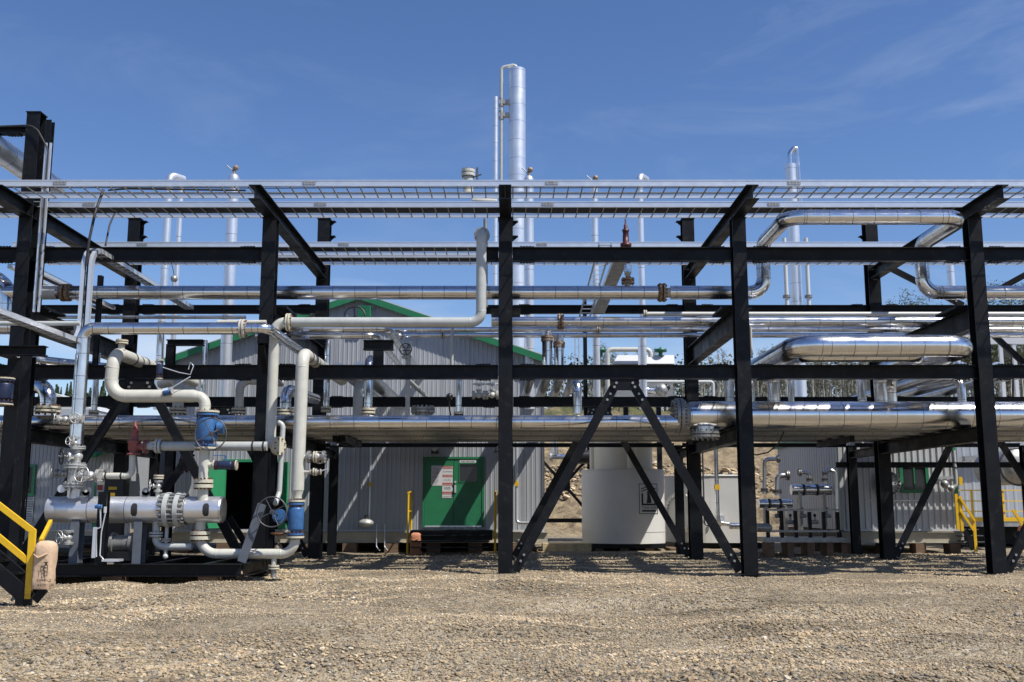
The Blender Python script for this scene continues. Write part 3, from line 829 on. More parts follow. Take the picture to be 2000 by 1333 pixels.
for xe in (xl, xr_):
    sgn = 1 if xe > xm else -1; e_ = Vector((xe+sgn*.25, 0, zeave-.25*(zpk-zeave)/abs(xe-xm)))
    m.add([(xm, YA_-.25, zpk+.03), (e_.x, YA_-.25, e_.z+.03), (e_.x, YA_+12.2, e_.z+.03), (xm, YA_+12.2, zpk+.03), (xm, YA_-.25, zpk+.09), (e_.x, YA_-.25, e_.z+.09), (e_.x, YA_+12.2, e_.z+.09), (xm, YA_+12.2, zpk+.09)],
          [(0,1,2,3), (7,6,5,4), (0,4,5,1), (1,5,6,2), (2,6,7,3)], 'wall_light')
    m.bar((xm, YA_-.27, zpk-.06), (e_.x, YA_-.27, e_.z-.06), UP, .018, .105, 'green_paint')
A.part('roof', m)
m = MB(); m.box((xl-.012, YA_-.05, zbase), (xl+.07, YA_-.024, zeave), 'green_paint'); m.box((xr_-.06, YA_-.04, zbase), (xr_+.012, YA_-.024, zeave), 'wall_light'); m.box((xl, YA_-.045, zbase-.03), (xr_, YA_-.0235, zbase+.03), 'wall_light'); A.part('corner_trim', m)
m = MB(); x = xl+.9
while x < xr_-.2:
    lo_ = do[3]+.1 if do[0]-.1 < x < do[1]+.1 else zbase+.04
    m.box((x, YA_-.0165, lo_), (x+.012, YA_-.0125, gable(x)-.12), 'galv_dark'); x += .9
A.part('lap_joints', m) if False else MB_join(A.p[0][1], m)
m = MB()
for zz in np.arange(zbase+.45, zpk-.3, 1.05):
    x = xl+.09
    while x < xr_-.1:
        if zz < gable(x)-.2 and not (do[0]-.1 < x < do[1]+.1 and zz < do[3]+.1): m.box((x, YA_-.004, zz), (x+.014, YA_-.0005, zz+.014), 'seam')
        x += .30
MB_join(A.p[0][1], m)
m = MB(); m.ibeam((xl, YA_-.1, zbase-.21), (xr_+.1, YA_-.1, zbase-.21), .34, .16, 'skid_cream'); m.box((xl, YA_+.1, zbase-.36), (xr_, YA_+11.8, zbase-.05), 'skid_cream'); A.part('skid_base', m)
for k in range(9):
    x = xl+.6+k*1.36; m = MB(); m.box((x-.22, YA_-.22, -.1), (x+.22, YA_+.3, zbase-.385), 'wood'); A.part('support_block', m)
# closed double door
x0, x1, zd0, zd1 = Xp(826, 960, YA_), Xp(946, 960, YA_), Z(1030, YA_), Z(893, YA_)
m = MB(); fw = .07
for a, b_ in (((x0, zd1-fw), (x1, zd1)), ((x0, zd0), (x0+fw, zd1-fw)), ((x1-fw, zd0), (x1, zd1-fw)), ((x0+fw, zd0), (x1-fw, zd0+.04))): m.box((a[0], YA_-.09, a[1]), (b_[0], YA_-.0235, b_[1]), 'green_paint')
m.box((x0+.08, YA_-.10, zd0+.005), (x1-.08, YA_-.0905, zd0+.05), 'galv')
fr = A.part('door_frame', m); xc = (x0+x1)/2
def leaf(a, b_, hole=None):
    m = MB(); y0_, y1_ = YA_-.07, YA_-.03
    if hole is None: m.box((a, y0_, zd0+.052), (b_, y1_, zd1-fw-.01), 'green_paint')
    else:
        h = hole
        m.box((a, y0_, zd0+.052), (b_, y1_, h[2]), 'green_paint'); m.box((a, y0_, h[3]), (b_, y1_, zd1-fw-.01), 'green_paint')
        m.box((a, y0_, h[2]), (h[0], y1_, h[3]), 'green_paint'); m.box((h[1], y0_, h[2]), (b_, y1_, h[3]), 'green_paint')
        m.box((h[0], y1_-.018, h[2]), (h[1], y1_-.010, h[3]), 'glass')
        for q in (((h[0]-.03, h[2]-.03), (h[1]+.03, h[2])), ((h[0]-.03, h[3]), (h[1]+.03, h[3]+.03)), ((h[0]-.03, h[2]), (h[0], h[3])), ((h[1], h[2]), (h[1]+.03, h[3]))): m.box((q[0][0], y0_-.012, q[0][1]), (q[1][0], y0_, q[1][1]), 'green_paint')
    return A.part('door', m)
l1 = leaf(x0+fw+.006, xc-.006); l2 = leaf(xc+.006, x1-fw-.006, (Xp(898, 920, YA_), Xp(932, 920, YA_), Z(941, YA_), Z(907, YA_)))
yy = YA_-.072
m = MB(); a, b_ = P(843, 910, YA_), P(864, 949, YA_); m.box((a.x, yy-.004, b_.z), (b_.x, yy, a.z), 'white_sheet'); 
for k in range(14): m.box((a.x+.03, yy-.006, a.z-.06-k*.042), (a.x+.03+random.uniform(.12, .27), yy-.004, a.z-.05-k*.042), 'seam')
A.part('notice', m, l1)
m = MB(); a, b_ = P(864.5, 911, YA_), P(884, 973, YA_); m.box((a.x, yy-.006, b_.z), (b_.x, yy-.001, a.z), 'white_sheet')
H_ = a.z-b_.z
for f_, h_, c_ in ((0, .09, 'red_print'), (.27, .08, 'red_print'), (.52, .09, 'red_print'), (.80, .09, 'red_print')): m.box((a.x+.008, yy-.008, a.z-H_*(f_+h_)), (b_.x-.008, yy-.006, a.z-H_*f_-.004), c_)
xc_ = (a.x+b_.x)/2
for f_, s_, tx, c_ in ((.08, .075, 'DANGER', 'white_sheet'), (.19, .05, 'NO SMOKING', 'seam'), (.34, .07, 'DANGER', 'white_sheet'), (.45, .05, 'GAS AREA', 'seam'), (.60, .07, 'DANGER', 'white_sheet'), (.73, .12, 'H2S', 'seam'), (.88, .07, 'DANGER', 'white_sheet'), (.97, .045, 'AUTHORIZED ONLY', 'seam')):
    m.text(tx, s_, (xc_, yy-.0095, a.z-H_*f_), XA, UP, c_)
A.part('warning_sign', m, l1)
m = MB(); a = P(898, 899.5, YA_); b_ = P(930, 904.5, YA_); m.box((a.x, yy-.006, b_.z), (b_.x, yy-.001, a.z), 'white_sheet'); m.text('FUEL PROCESS', .068, ((a.x+b_.x)/2, yy-.008, b_.z+.018), XA, UP, 'black_paint'); A.part('name_sign', m, l2)
m = MB(); c = P(889.5, 955, YA_); m.box((c.x-.03, yy-.02, c.z-.13), (c.x+.03, yy, c.z+.12), 'galv'); m.cyl((c.x, yy-.02, c.z+.22), (c.x, yy-.06, c.z+.22), .035, 'galv', 12); m.box((c.x-.02, yy-.07, c.z-.1), (c.x+.02, yy-.05, c.z+.06), 'galv'); A.part('handle', m, l2)
m = MB(); c = P(850, 883, YA_); m.box((c.x-.12, YA_-.2, c.z-.07), (c.x+.12, YA_-.024, c.z+.04), 'black_paint'); m.sphere((c.x, YA_-.16, c.z+.08), .09, 'white_paint', 10); A.part('wall_lamp', m)
# open double door on the left
m = MB()
for a, b_ in (((do[0]-.12, do[3]), (do[1]+.12, do[3]+.09)), ((do[0]-.12, do[2]), (do[0], do[3])), ((do[1], do[2]), (do[1]+.12, do[3]))): m.box((a[0], YA_-.08, a[1]), (b_[0], YA_+.05, b_[1]), 'green_bright')
A.part('door_frame', m)
for xh, sg in ((do[0]-.02, -1), (do[1]+.02, 1)):
    m = MB(); a = Vector((xh, YA_-.1, do[2]+.04)); b_ = a+Vector((sg*.42, -.80, 0)) if sg < 0 else a+Vector((.38, -.55, 0)); hh = (do[3]-do[2]-.06)/2
    m.bar(a+UP*hh, b_+UP*hh, UP, .025, hh, 'green_bright'); A.part('door', m, label='green door leaf swung open')
# vent on the gable
m = MB(); a, b_ = P(702, 601, YA_), P(726, 622, YA_); m.box((a.x, YA_-.3, b_.z), (b_.x, YA_-.024, a.z), 'green_bright')
for k in range(5): m.box((a.x+.02, YA_-.31, b_.z+.05+k*.07), (b_.x-.02, YA_-.30, b_.z+.08+k*.07), 'green_paint')
A.part('vent', m)
# downpipe and small separators on the wall
m = MB(); x = Xp(722, 940, 33.6); m.pipe([(x, 33.75, Z(850, 33.7)), (x, 33.75, Z(1012, 33.7)), (x-.12, 33.6, Z(1018, 33.6))], .035, 'galv', n=10); m.box((x-.05, 33.7, Z(950, 33.7)), (x+.05, 33.8, Z(943, 33.7)), 'yellow'); A.part('drain_pipe', m)
m = MB(); c = P(715, 1022, 33.5); m.sphere(c, .25, 'silver_valve', 14, (1, .9, .55)); m.cyl(c+UP*.1, c+UP*.26, .05, 'rubber', 8); m.cyl((x, 33.7, c.z+.02), (x, 33.7, c.z+.26), .075, 'silver_valve', 12); A.part('wall_separator', m)
for px in (736, 752):
    m = MB(); m.pipe([P(px, 1024, 33.8), P(px-1, 1068, 33.7), P(px+6, 1076, 33.6)], .018, 'galv', n=8, bend=.1); A.part('tubing', m)
for px in (1009,):
    m = MB(); x = Xp(px, 940, 33.7); m.pipe([(x, 33.75, Z(850, 33.7)), (x, 33.75, Z(1022, 33.7)), (x+.5, 33.6, Z(1022, 33.6))], .05, 'galv', n=10); m.box((x-.06, 33.68, Z(950, 33.7)), (x+.06, 33.82, Z(940, 33.7)), 'yellow'); A.part('drain_pipe', m)
A.done()
# landing with yellow rails before the door
S = T('door_landing', 'dark grated landing with yellow handrails below the closed green double door', 'landing')
m = MB(); x0, x1 = Xp(803, 1040, 33), Xp(962, 1040, 33); zt2 = Z(1036, 33.0)
m.box((x0, 32.7, zt2-.05), (x1, 33.85, zt2), 'black_steel'); m.box((x0, 32.66, zt2-.3), (x1, 32.70, zt2+.004), 'black_steel'); S.part('platform', m)
m = MB()
for k in range(3): m.box((x0+.1, 32.3-.28*k, zt2-.16-.17*k), (x1-.1, 32.6-.28*k, zt2-.13-.17*k), 'black_steel')
S.part('steps', m)
for px in (797, 967):
    m = MB(); x = Xp(px, 1000, 32.6); zt3 = Z(963, 32.6)
    for y in (32.6, 33.6): m.cyl((x, y, 0.0 if y < 33 else zt2), (x, y, zt3+(0 if y < 33 else .05)), .035, 'yellow', 8)
    m.tube([(x, 32.55, zt3), (x, 33.7, zt3+.05)], .035, 'yellow', 8); m.tube([(x, 32.6, (zt3+zt2)/2), (x, 33.6, (zt3+zt2)/2)], .028, 'yellow', 8)
    S.part('handrail', m)
S.done()

# ---- left building
B = T('site_office', 'grey ribbed building with green framed windows at the left edge', 'building')
YB = 31.0; xb1 = Xp(229, 950, YB); xb0 = -24.0; zb0, zb1_ = Z(1036, YB), Z(866, YB)
dl = [Xp(185, 970, YB), Xp(214, 970, YB), Z(1030, YB), Z(928, YB)]
w1 = (Xp(49, 935, YB), Xp(65, 935, YB), Z(964, YB), Z(913, YB))
m = MB(); ribwall(m, xb0, xb1, YB, zb0, lambda x: zb1_, 'wall_grey', pitch=.115); B.part('wall', m)
m = MB(); m.box((xb1-.02, YB+.02, zb0), (xb1, YB+6, zb1_), 'wall_grey'); m.box((xb0, YB+6, zb0), (xb1-.02, YB+6.02, zb1_), 'wall_grey'); B.part('wall', m)
m = MB(); m.box((xb0, YB-.13, zb1_+.02), (xb1+.13, YB+6.1, zb1_+.12), 'wall_light'); m.box((xb0, YB-.15, zb1_), (xb1+.13, YB-.131, zb1_+.13), 'green_paint'); B.part('roof', m)
m = MB(); m.box((xb0, YB-.05, .28), (xb1+.03, YB+.1, zb0-.01), 'skid_cream'); B.part('skid_base', m)
winframe(B, *w1[:2], YB-.023, *w1[2:], w=.08)
m = MB(); a, b_ = P(50, 972, YB), P(64, 1022, YB); m.box((a.x, YB-.05, b_.z), (b_.x, YB-.023, a.z), 'wall_light')
for k in range(10): m.bar((a.x+.02, YB-.055, b_.z+.05+k*.073), (b_.x-.02, YB-.055, b_.z+.05+k*.073), Vector((0, -.5, 1)), .004, .022, 'wall_grey')
B.part('louvre', m)
m = MB(); m.box((dl[0], YB-.07, dl[2]), (dl[1], YB-.023, dl[3]), 'green_bright'); m.box((dl[0]+.08, YB-.09, dl[3]-.75), (dl[0]+.3, YB-.07, dl[3]-.2), 'white_sheet'); m.box((dl[0]+.1, YB-.095, dl[3]-.45), (dl[0]+.26, YB-.09, dl[3]-.3), 'red_print'); B.part('door', m)
m = MB(); a = P(165, 897, YB); b_ = P(213, 884, YB)
m.add([(a.x, YB-.03, b_.z+.1), (b_.x, YB-.03, b_.z+.1), (b_.x, YB-.95, a.z+.12), (a.x, YB-.95, a.z+.12), (a.x, YB-.03, b_.z+.02), (b_.x, YB-.03, b_.z+.02), (b_.x, YB-.95, a.z), (a.x, YB-.95, a.z)], [(3,2,1,0), (4,5,6,7), (2,3,7,6), (1,2,6,5), (0,4,7,3)], 'green_bright'); B.part('awning', m)
B.done()

# ---- right building
Cb = T('compressor_building', 'pale corrugated building with green corner trim and window at right', 'building')
YC = 32.9; xc0, xc1 = Xp(1642, 950, YC), Xp(1868, 950, YC); zc0, zc1 = Z(1036, YC), Z(856, YC)+.15
wc = (Xp(1762, 935, YC), Xp(1806, 935, YC), Z(957, YC), Z(911, YC))
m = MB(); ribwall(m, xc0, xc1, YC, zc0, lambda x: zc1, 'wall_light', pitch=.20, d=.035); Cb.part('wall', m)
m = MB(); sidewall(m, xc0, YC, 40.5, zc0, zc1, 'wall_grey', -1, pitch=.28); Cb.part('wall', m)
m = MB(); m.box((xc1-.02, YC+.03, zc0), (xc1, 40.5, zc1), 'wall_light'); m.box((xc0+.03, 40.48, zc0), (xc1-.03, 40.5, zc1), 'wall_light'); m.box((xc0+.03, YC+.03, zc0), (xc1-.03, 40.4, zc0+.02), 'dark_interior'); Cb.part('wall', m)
m = MB(); m.box((xc0-.10, YC-.1, zc1), (xc1+.1, 40.7, zc1+.10), 'wall_light'); m.box((xc0-.12, YC-.1, zc1-.12), (xc0-.101, 40.7, zc1+.11), 'green_paint'); Cb.part('roof', m)
m = MB(); m.box((xc0-.045, YC-.045, zc0), (xc0+.08, YC-.0355, zc1), 'wall_light'); m.box((xc0-.05, YC-.034, zc0), (xc0-.022, YC+.10, zc1), 'green_paint'); m.box((xc1-.07, YC-.06, zc0+.3), (xc1+.02, YC-.0355, zc1), 'green_bright'); m.box((xc0, YC-.05, zc0-.03), (xc1, YC-.0355, zc0+.04), 'wall_light'); Cb.part('corner_trim', m)
m = MB(); m.ibeam((xc0-.05, YC-.06, zc0-.22), (xc1+.1, YC-.06, zc0-.22), .35, .16, 'skid_cream'); m.box((xc0, YC+.1, zc0-.38), (xc1, 40.4, zc0-.05), 'skid_cream'); m.box((xc0-.07, YC+.1, zc0-.39), (xc0-.02, 40.5, zc0-.04), 'black_steel'); Cb.part('skid_base', m)
for k in range(4):
    x = xc0+.2+k*1.08; m = MB(); m.box((x-.16, YC-.2, -.1), (x+.16, YC+.35, zc0-.405), 'wood'); Cb.part('support_block', m)
for k in range(5):
    y = YC+1.2+k*1.4; m = MB(); m.box((xc0-.2, y-.16, -.1), (xc0+.3, y+.16, zc0-.405), 'wood'); Cb.part('support_block', m)
winframe(Cb, *wc[:2], YC-.036, *wc[2:], mt='green_paint', w=.10)
for za2, zb3 in ((931, 934), (1, 1)):
    if za2 > 1: m = MB(); m.box((Xp(1690, 978, YC), YC-.06, Z(979, YC)), (Xp(1812, 978, YC), YC-.036, Z(976, YC)), 'white_paint'); m.box((Xp(1812, 930, YC), YC-.06, Z(936, YC)), (Xp(1866, 930, YC), YC-.036, Z(931, YC)), 'wall_grey'); Cb.part('flashing', m)
m = MB(); c = P(1735, 945, YC-.25); m.cyl(c+YA*.22, c, .30, 'wall_light', 24); m.flange(c, YA, .40, .05, 'grey_pipe', pair=False, nb=20, bm='seam'); Cb.part('blind_flange', m)
Cb.done()
m = MB(); T1_ = T('wall_gas_line', 'vertical grey gas pipe with blob shaped regulator at right building corner', 'pipe')
m.pipe([P(1862, 880, 32.3), (Xp(1868, 950, 32.3), 32.3, Z(955, 32.3)), P(1842, 950, 32.3)], .06, 'grey_pipe', n=10); m.box(P(1873, 932, 32.25), P(1878, 948, 32.35), 'yellow'); T1_.part('pipe_run', m)
m = MB(); m.sphere(P(1845, 946, 32.3), .13, 'galv_dark', 10); m.sphere(P(1858, 955, 32.3), .11, 'galv_dark', 10); T1_.part('regulator', m); T1_.done()

# ---- far right building
D = T('utility_building', 'flat grey building behind the yellow walkway at the far right edge', 'building')
YD = 38.0; x0 = Xp(1872, 930, YD); zd0 = Z(1015, YD)
m = MB(); ribwall(m, x0, 26.0, YD, zd0, lambda x: 5.1, 'wall_grey', pitch=.3, d=.012); m.box((x0, YD+.02, zd0), (x0+.02, YD+7, 5.1), 'wall_grey'); D.part('wall', m)
m = MB(); m.box((x0-.1, YD-.15, 5.1), (26.2, YD+7, 5.22), 'wall_light'); D.part('roof', m)
m = MB(); m.box((x0, YD-.02, .1), (26, YD+6.9, zd0-.01), 'black_steel'); D.part('skid_base', m)
m = MB(); a, b_ = P(1880, 897, YD-.1), P(1910, 903, YD-.1); m.bar((a.x, YD-.2, a.z), (b_.x+.8, YD-.2, a.z+.1), UP, .1, .09, 'galv_dark'); D.part('duct', m); D.done()
W = T('yellow_walkway', 'yellow railed walkway along the far right building', 'walkway')
YW = 36.5; zt4 = Z(1012, YW)
m = MB(); m.box((Xp(1885, 1012, YW), YW, zt4-.3), (24, YD-.1, zt4), 'galv_dark'); m.box((Xp(1885, 1012, YW), YW-.02, zt4-.12), (24, YW-.002, zt4+.02), 'yellow'); W.part('deck', m)
for k, px in enumerate((1899, 1960, 2030)):
    x = Xp(px, 980, YW); m = MB(); m.box((x-.03, YW, zt4), (x+.03, YW+.06, Z(958, YW)), 'yellow'); W.part('post', m)
m = MB()
for y in (958, 979, 999): m.box((Xp(1872, y, YW), YW-.03, Z(y, YW)-.018), (24, YW, Z(y, YW)+.018), 'yellow')
W.part('handrail', m)
m = MB()
for k in range(4): m.box((Xp(1882, 1040, 35), 36.2-.32*k, zt4-.2-.2*k), (Xp(1935, 1040, 35), 36.4-.32*k, zt4-.17-.2*k), 'galv_dark')
W.part('steps', m); W.done()
S = T('stair_flight', 'small black stair with yellow handrails beside the pale right building', 'stairs')
ys = 32.2
m = MB(); m.bar(P(1885, 1035, ys), P(1902, 1074, ys), Vector((0, -1, 0)), .09, .02, 'black_steel'); S.part('stringer', m); m = MB(); m.bar(P(1885, 1035, ys)+YA*.9, P(1902, 1074, ys)+YA*.9, Vector((0, -1, 0)), .09, .02, 'black_steel'); S.part('stringer', m); m = MB()
for k in range(4):
    q = P(1886+4*k, 1040+9*k, ys); m.box((q.x-.1, ys+.03, q.z), (q.x+.12, ys+.87, q.z+.02), 'black_steel')
S.part('treads', m)
for (px, ya, yb_) in ((1869, 965, 1035), (1877, 970, 1038), (1904, 1016, 1078)):
    m = MB(); x = Xp(px, (ya+yb_)/2, ys); m.box((x-.045, ys-.03, Z(yb_, ys)), (x+.045, ys+.03, Z(ya, ys)), 'yellow'); S.part('post', m)
for (a, b_) in (((1874, 972), (1904, 1018)), ((1876, 998), (1902, 1037))):
    m = MB(); m.bar(P(*a, ys-.04), P(*b_, ys-.04), Vector((0, -1, 0)), .035, .025, 'yellow'); S.part('handrail', m)
S.done()
m = MB(); S = T('stair_flight', 'second yellow railed stair partly hidden behind the rightmost column', 'stairs')
m.bar(P(1978, 996, 33), P(2010, 1045, 33), Vector((0, -1, 0)), .045, .025, 'yellow'); S.part('handrail', m)
m = MB(); x = Xp(2004, 1060, 33); m.box((x-.045, 32.97, 0), (x+.045, 33.03, Z(1030, 33)), 'yellow'); S.part('post', m)
m = MB(); m.bar(P(1984, 1040, 33.1), P(2012, 1076, 33.1), Vector((0, -1, 0)), .1, .02, 'black_steel'); S.part('stringer', m); S.done()

# ---- white tanks in the middle
t = T('storage_tank', 'cream round tank standing in a wide open topped steel basin behind the inverted V braces', 'tank')
YK = 36.3; xk = Xp(1217, 1000, YK); rk = M(82.5, YK-.9, 990); zk0, zk1 = Z(1063, YK-rk), Z(917, YK-rk)
m = MB(); m.tube([(xk, YK, zk0), (xk, YK, zk1)], rk, 'tank_white', 56, caps=False); m.tube([(xk, YK, zk0), (xk, YK, zk1)], rk-.02, 'tank_white', 56, caps=False)
m.tube([(xk, YK, zk0+.38), (xk, YK, zk0+.42)], rk+.012, 'tank_white', 56, caps=False); m.tube([(xk+rk*math.cos(a)*1.0, YK+rk*math.sin(a), zk1) for a in [2*math.pi*k/56 for k in range(56)]], .022, 'tank_white', 6, closed=True); t.part('basin', m)
m = MB(); r2 = M(62, YK, 900); m.tube([(xk, YK, zk0), (xk, YK, 4.0)], r2*.93, 'tank_cream', 48); m.lathe((xk, YK, 4.0), UP, [(0, r2*.93), (.15, r2*.5), (.2, 0)], 'tank_cream', 40)
t.part('tank_shell', m)
for k in range(1, 10, 4):
    a = -math.pi/2 + (k-4.5)*.42; m = MB(); c, s_ = math.cos(a), math.sin(a); m.cyl((xk+c*r2*.95, YK+s_*r2*.95, zk0), (xk+c*r2*.95, YK+s_*r2*.95, 3.9), .17 if k == 5 else .10, 'tank_cream', 12); t.part('stiffener', m)
m = MB(); m.box((xk-rk*.8, YK-rk*.78, zk0-.16), (xk+rk*.9, YK+rk*.8, zk0-.002), 'black_steel'); t.part('base', m)
for k in range(4): m = MB(); m.box((xk-rk*.75+k*.85, YK-rk*.75, -.05), (xk-rk*.75+k*.85+.3, YK+rk*.7, zk0-.162), 'wood'); t.part('support_block', m)
# emblem wrapped on the basin
m = MB()
def onb(px, py, off=.006):
    x = Xp(px, 960, YK-rk*.75); dx = max(-rk*.98, min(rk*.98, x-xk)); y = YK - math.sqrt(rk*rk-dx*dx)
    return Vector((xk+dx, y, Z(py, y))) + Vector((dx/rk, -math.sqrt(1-(dx/rk)**2), 0))*off
def patch(poly, off=.008, n=1):
    m.add([onb(a, b_, off) for a, b_ in poly], [tuple(range(len(poly)))], 'black_paint')
ex0, ex1, ey0, ey1 = 1245.5, 1284.5, 945, 1004.5; w_ = 1.3
def strip(x0, y0, x1, y1, nseg=6):
    for k in range(nseg):
        a = x0+(x1-x0)*k/nseg; b_ = x0+(x1-x0)*(k+1)/nseg; patch([(a, y1), (b_, y1), (b_, y0), (a, y0)])
strip(ex0, ey0, ex1, ey0+w_); strip(ex0, ey1-w_, ex1, ey1); strip(ex0, ey0+w_, ex0+w_, ey1-w_, 1); strip(ex1-w_, ey0+w_, ex1, ey1-w_, 1)
strip(1250.5, 964, 1254, 984, 1); strip(1250.5, 984, 1280, 987.5); strip(1277, 964, 1280.5, 984, 1); strip(1251, 996.5, 1280, 1000)
for dy in (0, 5):
    patch([(1250, 956.5+dy), (1265.5, 951+dy), (1265.5, 949+dy), (1250, 954.5+dy)]); patch([(1265.5, 951+dy), (1281, 956.5+dy), (1281, 954.5+dy), (1265.5, 949+dy)])
patch([(1260, 983), (1271, 983), (1270.5, 975), (1267, 965), (1265.5, 960), (1262, 960), (1262.5, 970), (1261.5, 979)])
c0, c1 = onb(1251, 994.5, .009), onb(1280.5, 994.5, .009); m.text('TANK SAFE', .125, (c0+c1)/2+Vector((0, -.03, 0)), c1-c0, UP, 'black_paint')
t.part('emblem', m)
m = MB(); q = onb(1202, 1044, .02); m.box(q+Vector((-.03, -.02, -.05)), q+Vector((.03, .02, .05)), 'white_paint'); t.part('tag', m)
m = MB(); m.cyl(P(1290, 915, 35.2), P(1290, 902, 35.2), .03, 'seam', 8); m.sphere(P(1290, 901, 35.2), .05, 'seam', 8); t.part('gauge', m)
t.done()
t = T('storage_tank', 'white low round ended tank with bolted manway right of the cream tank', 'tank')
YK2 = 38.2; xk2 = Xp(1391, 1000, YK2); rk2 = 1.42; z1_, z2_ = Z(1060, YK2-1), Z(930, YK2-1)
xe2 = Xp(1448, 1000, YK2-1.42); xs2 = xk2-.3
out = [(xs2+rk2*math.cos(a), YK2+rk2*math.sin(a)) for a in [math.pi/2+math.pi*k/20 for k in range(21)]] + [(xe2, YK2-rk2), (xe2+.12, YK2-rk2+.12), (xe2+.12, YK2+rk2-.12), (xe2, YK2+rk2)]
m = MB(); m.grid([[(x, y, z1_) for x, y in out], [(x, y, z2_) for x, y in out]], 'tank_white', smooth=False); m.add([(x, y, z2_) for x, y in out], [tuple(range(len(out)))], 'tank_white')
m.tube([(x, y, z2_) for x, y in out], .035, 'tank_white', 6, closed=True); t.part('tank_shell', m)
m = MB(); q = (xe2-.75, YK2-rk2-.02, z1_+.75); m.box((q[0]-.12, q[1]-.1, q[2]), (q[0]+.12, q[1], q[2]+.2), 'galv'); m.cyl((q[0]-.3, q[1]-.08, q[2]-.05), (q[0]-.3, q[1]-.08, q[2]+.12), .03, 'red_print', 8); t.part('gauge_box', m)
m = MB(); c = P(1332, 1000, 36.6); ax = Vector((.62, .78, 0)); m.cyl(c, c+ax*.8, .62, 'tank_white', 28); m.flange(c, ax, .72, .06, 'tank_white', pair=False, nb=28, bm='tank_white'); t.part('manway', m)
m = MB(); m.box((xk2-1.6, YK2-1.2, 0), (xk2+1.5, YK2+1.2, z1_-.002), 'black_steel'); t.part('base', m); t.done()
m = MB(); x = Xp(1400, 950, 35.9); m.pipe([(x, 35.9, Z(862, 35.9)), (x, 35.9, Z(1022, 35.9)), (x+1.6, 35.9, Z(1032, 35.9))], .075, 'clad', seam=.5, bend=.2, n=12)
m.box((x-.08, 35.81, Z(957, 35.9)), (x+.08, 35.99, Z(947, 35.9)), 'yellow'); solo('drop_pipe', 'clad pipe with yellow band dropping in front of the white low tank', 'pipe', m)
m = MB(); x = Xp(1374, 950, 35.6); m.pipe([(x, 35.6, Z(862, 35.6)), (x, 35.6, Z(1025, 35.6)), (x+.4, 35.6, Z(1030, 35.6))], .028, 'seam', n=8); solo('drop_pipe', 'thin dark pipe dropping just left of the yellow banded clad pipe', 'pipe', m)
# concrete/wood sleeper and X-braced frame seen in the gap
m = MB(); m.box(P(1060, 1062, 35), P(1150, 1078, 36.2)+Vector((0, 0, -.05)), 'wood_pale'); solo('timber_sleeper', 'pale timber sleeper on the gravel left of the cream tank', 'sleeper', m)
t = T('braced_frame', 'dark X braced steel frame against the clay bank left of the cream tank', 'frame')
YX = 44.0; c = P(1102, 947, YX)
m = MB(); m.box((c.x-.25, YX-.02, c.z-.27), (c.x+.25, YX+.02, c.z+.27), 'black_steel'); t.part('centre_plate', m)
for (px, py) in ((1050, 890), (1153, 890), (1050, 1006), (1153, 1006)):
    m = MB(); m.bar(c, P(px, py, YX), Vector((0, -1, 0)), .06, .03, 'black_steel'); t.part('brace', m)
m = MB(); m.ibeam(P(1040, 1017, YX), P(1160, 1017, YX), .17, .15); t.part('beam', m)
for px in (1050, 1153):
    m = MB(); a = P(px, 1017, YX); m.ibeam((a.x, YX, 0.02), (a.x, YX, Z(860, YX)), .2, .2, up=(0,1,0)); t.part('column', m)
t.done()
m = MB(); a, b_ = P(1128, 893, 39), P(1175, 893, 39); m.cyl(a, b_, .26, 'black_paint', 20); m.cyl(a-XA*.05, a, .3, 'black_paint', 20)
solo('fan_motor', 'black motor drum in the gap left of the cream tank', 'motor', m)
t = T('transfer_pipe', 'thin clad pipe with upright riser behind the braces beside the black motor', 'pipe'); m = MB(); m.pipe([P(1075, 893, 38.6), P(1125, 893, 38.6)], .10, 'clad', n=12); t.part('pipe_run', m); m = MB(); m.pipe([P(1083, 860, 38.6), P(1083, 890, 38.6)], .14, 'clad', n=12); t.part('riser', m)
m = MB(); m.flange(P(1076, 893, 38.6), XA, .17, .03, 'galv'); t.part('flange', m); t.done()
# ================================================================ LONG PIPES ON THE RACK
XL, XR = -14.5, 19.0
def hpipe(name, label, px0, px1, py, Y, w, m_='clad', seam=.5, fl=(), ends=(), group=None, zc=None, shoes=True):
    """Straight pipe along X through photo row py at distance Y, w pixels thick."""
    z = Z(py, Y) if zc is None else zc; r = M(w, Y, py)/2
    x0 = XL if px0 is None else Xp(px0, py, Y); x1 = XR if px1 is None else Xp(px1, py, Y)
    t = T(name, label, 'pipe', group); m = MB(); m.pipe([(x0, Y, z), (x1, Y, z)], r, m_, seam=seam, n=20, phase=random.random()); t.part('pipe_run', m)
    for f in fl:
        px, scale = f[0], f[1]; fm = f[2] if len(f) > 2 else 'flange_cream'
        m = MB(); m.flange((Xp(px, py, Y), Y, z), XA, r*scale, r*.28, fm, gap=.03, nb=10, n=24); t.part('flange', m)
    return t
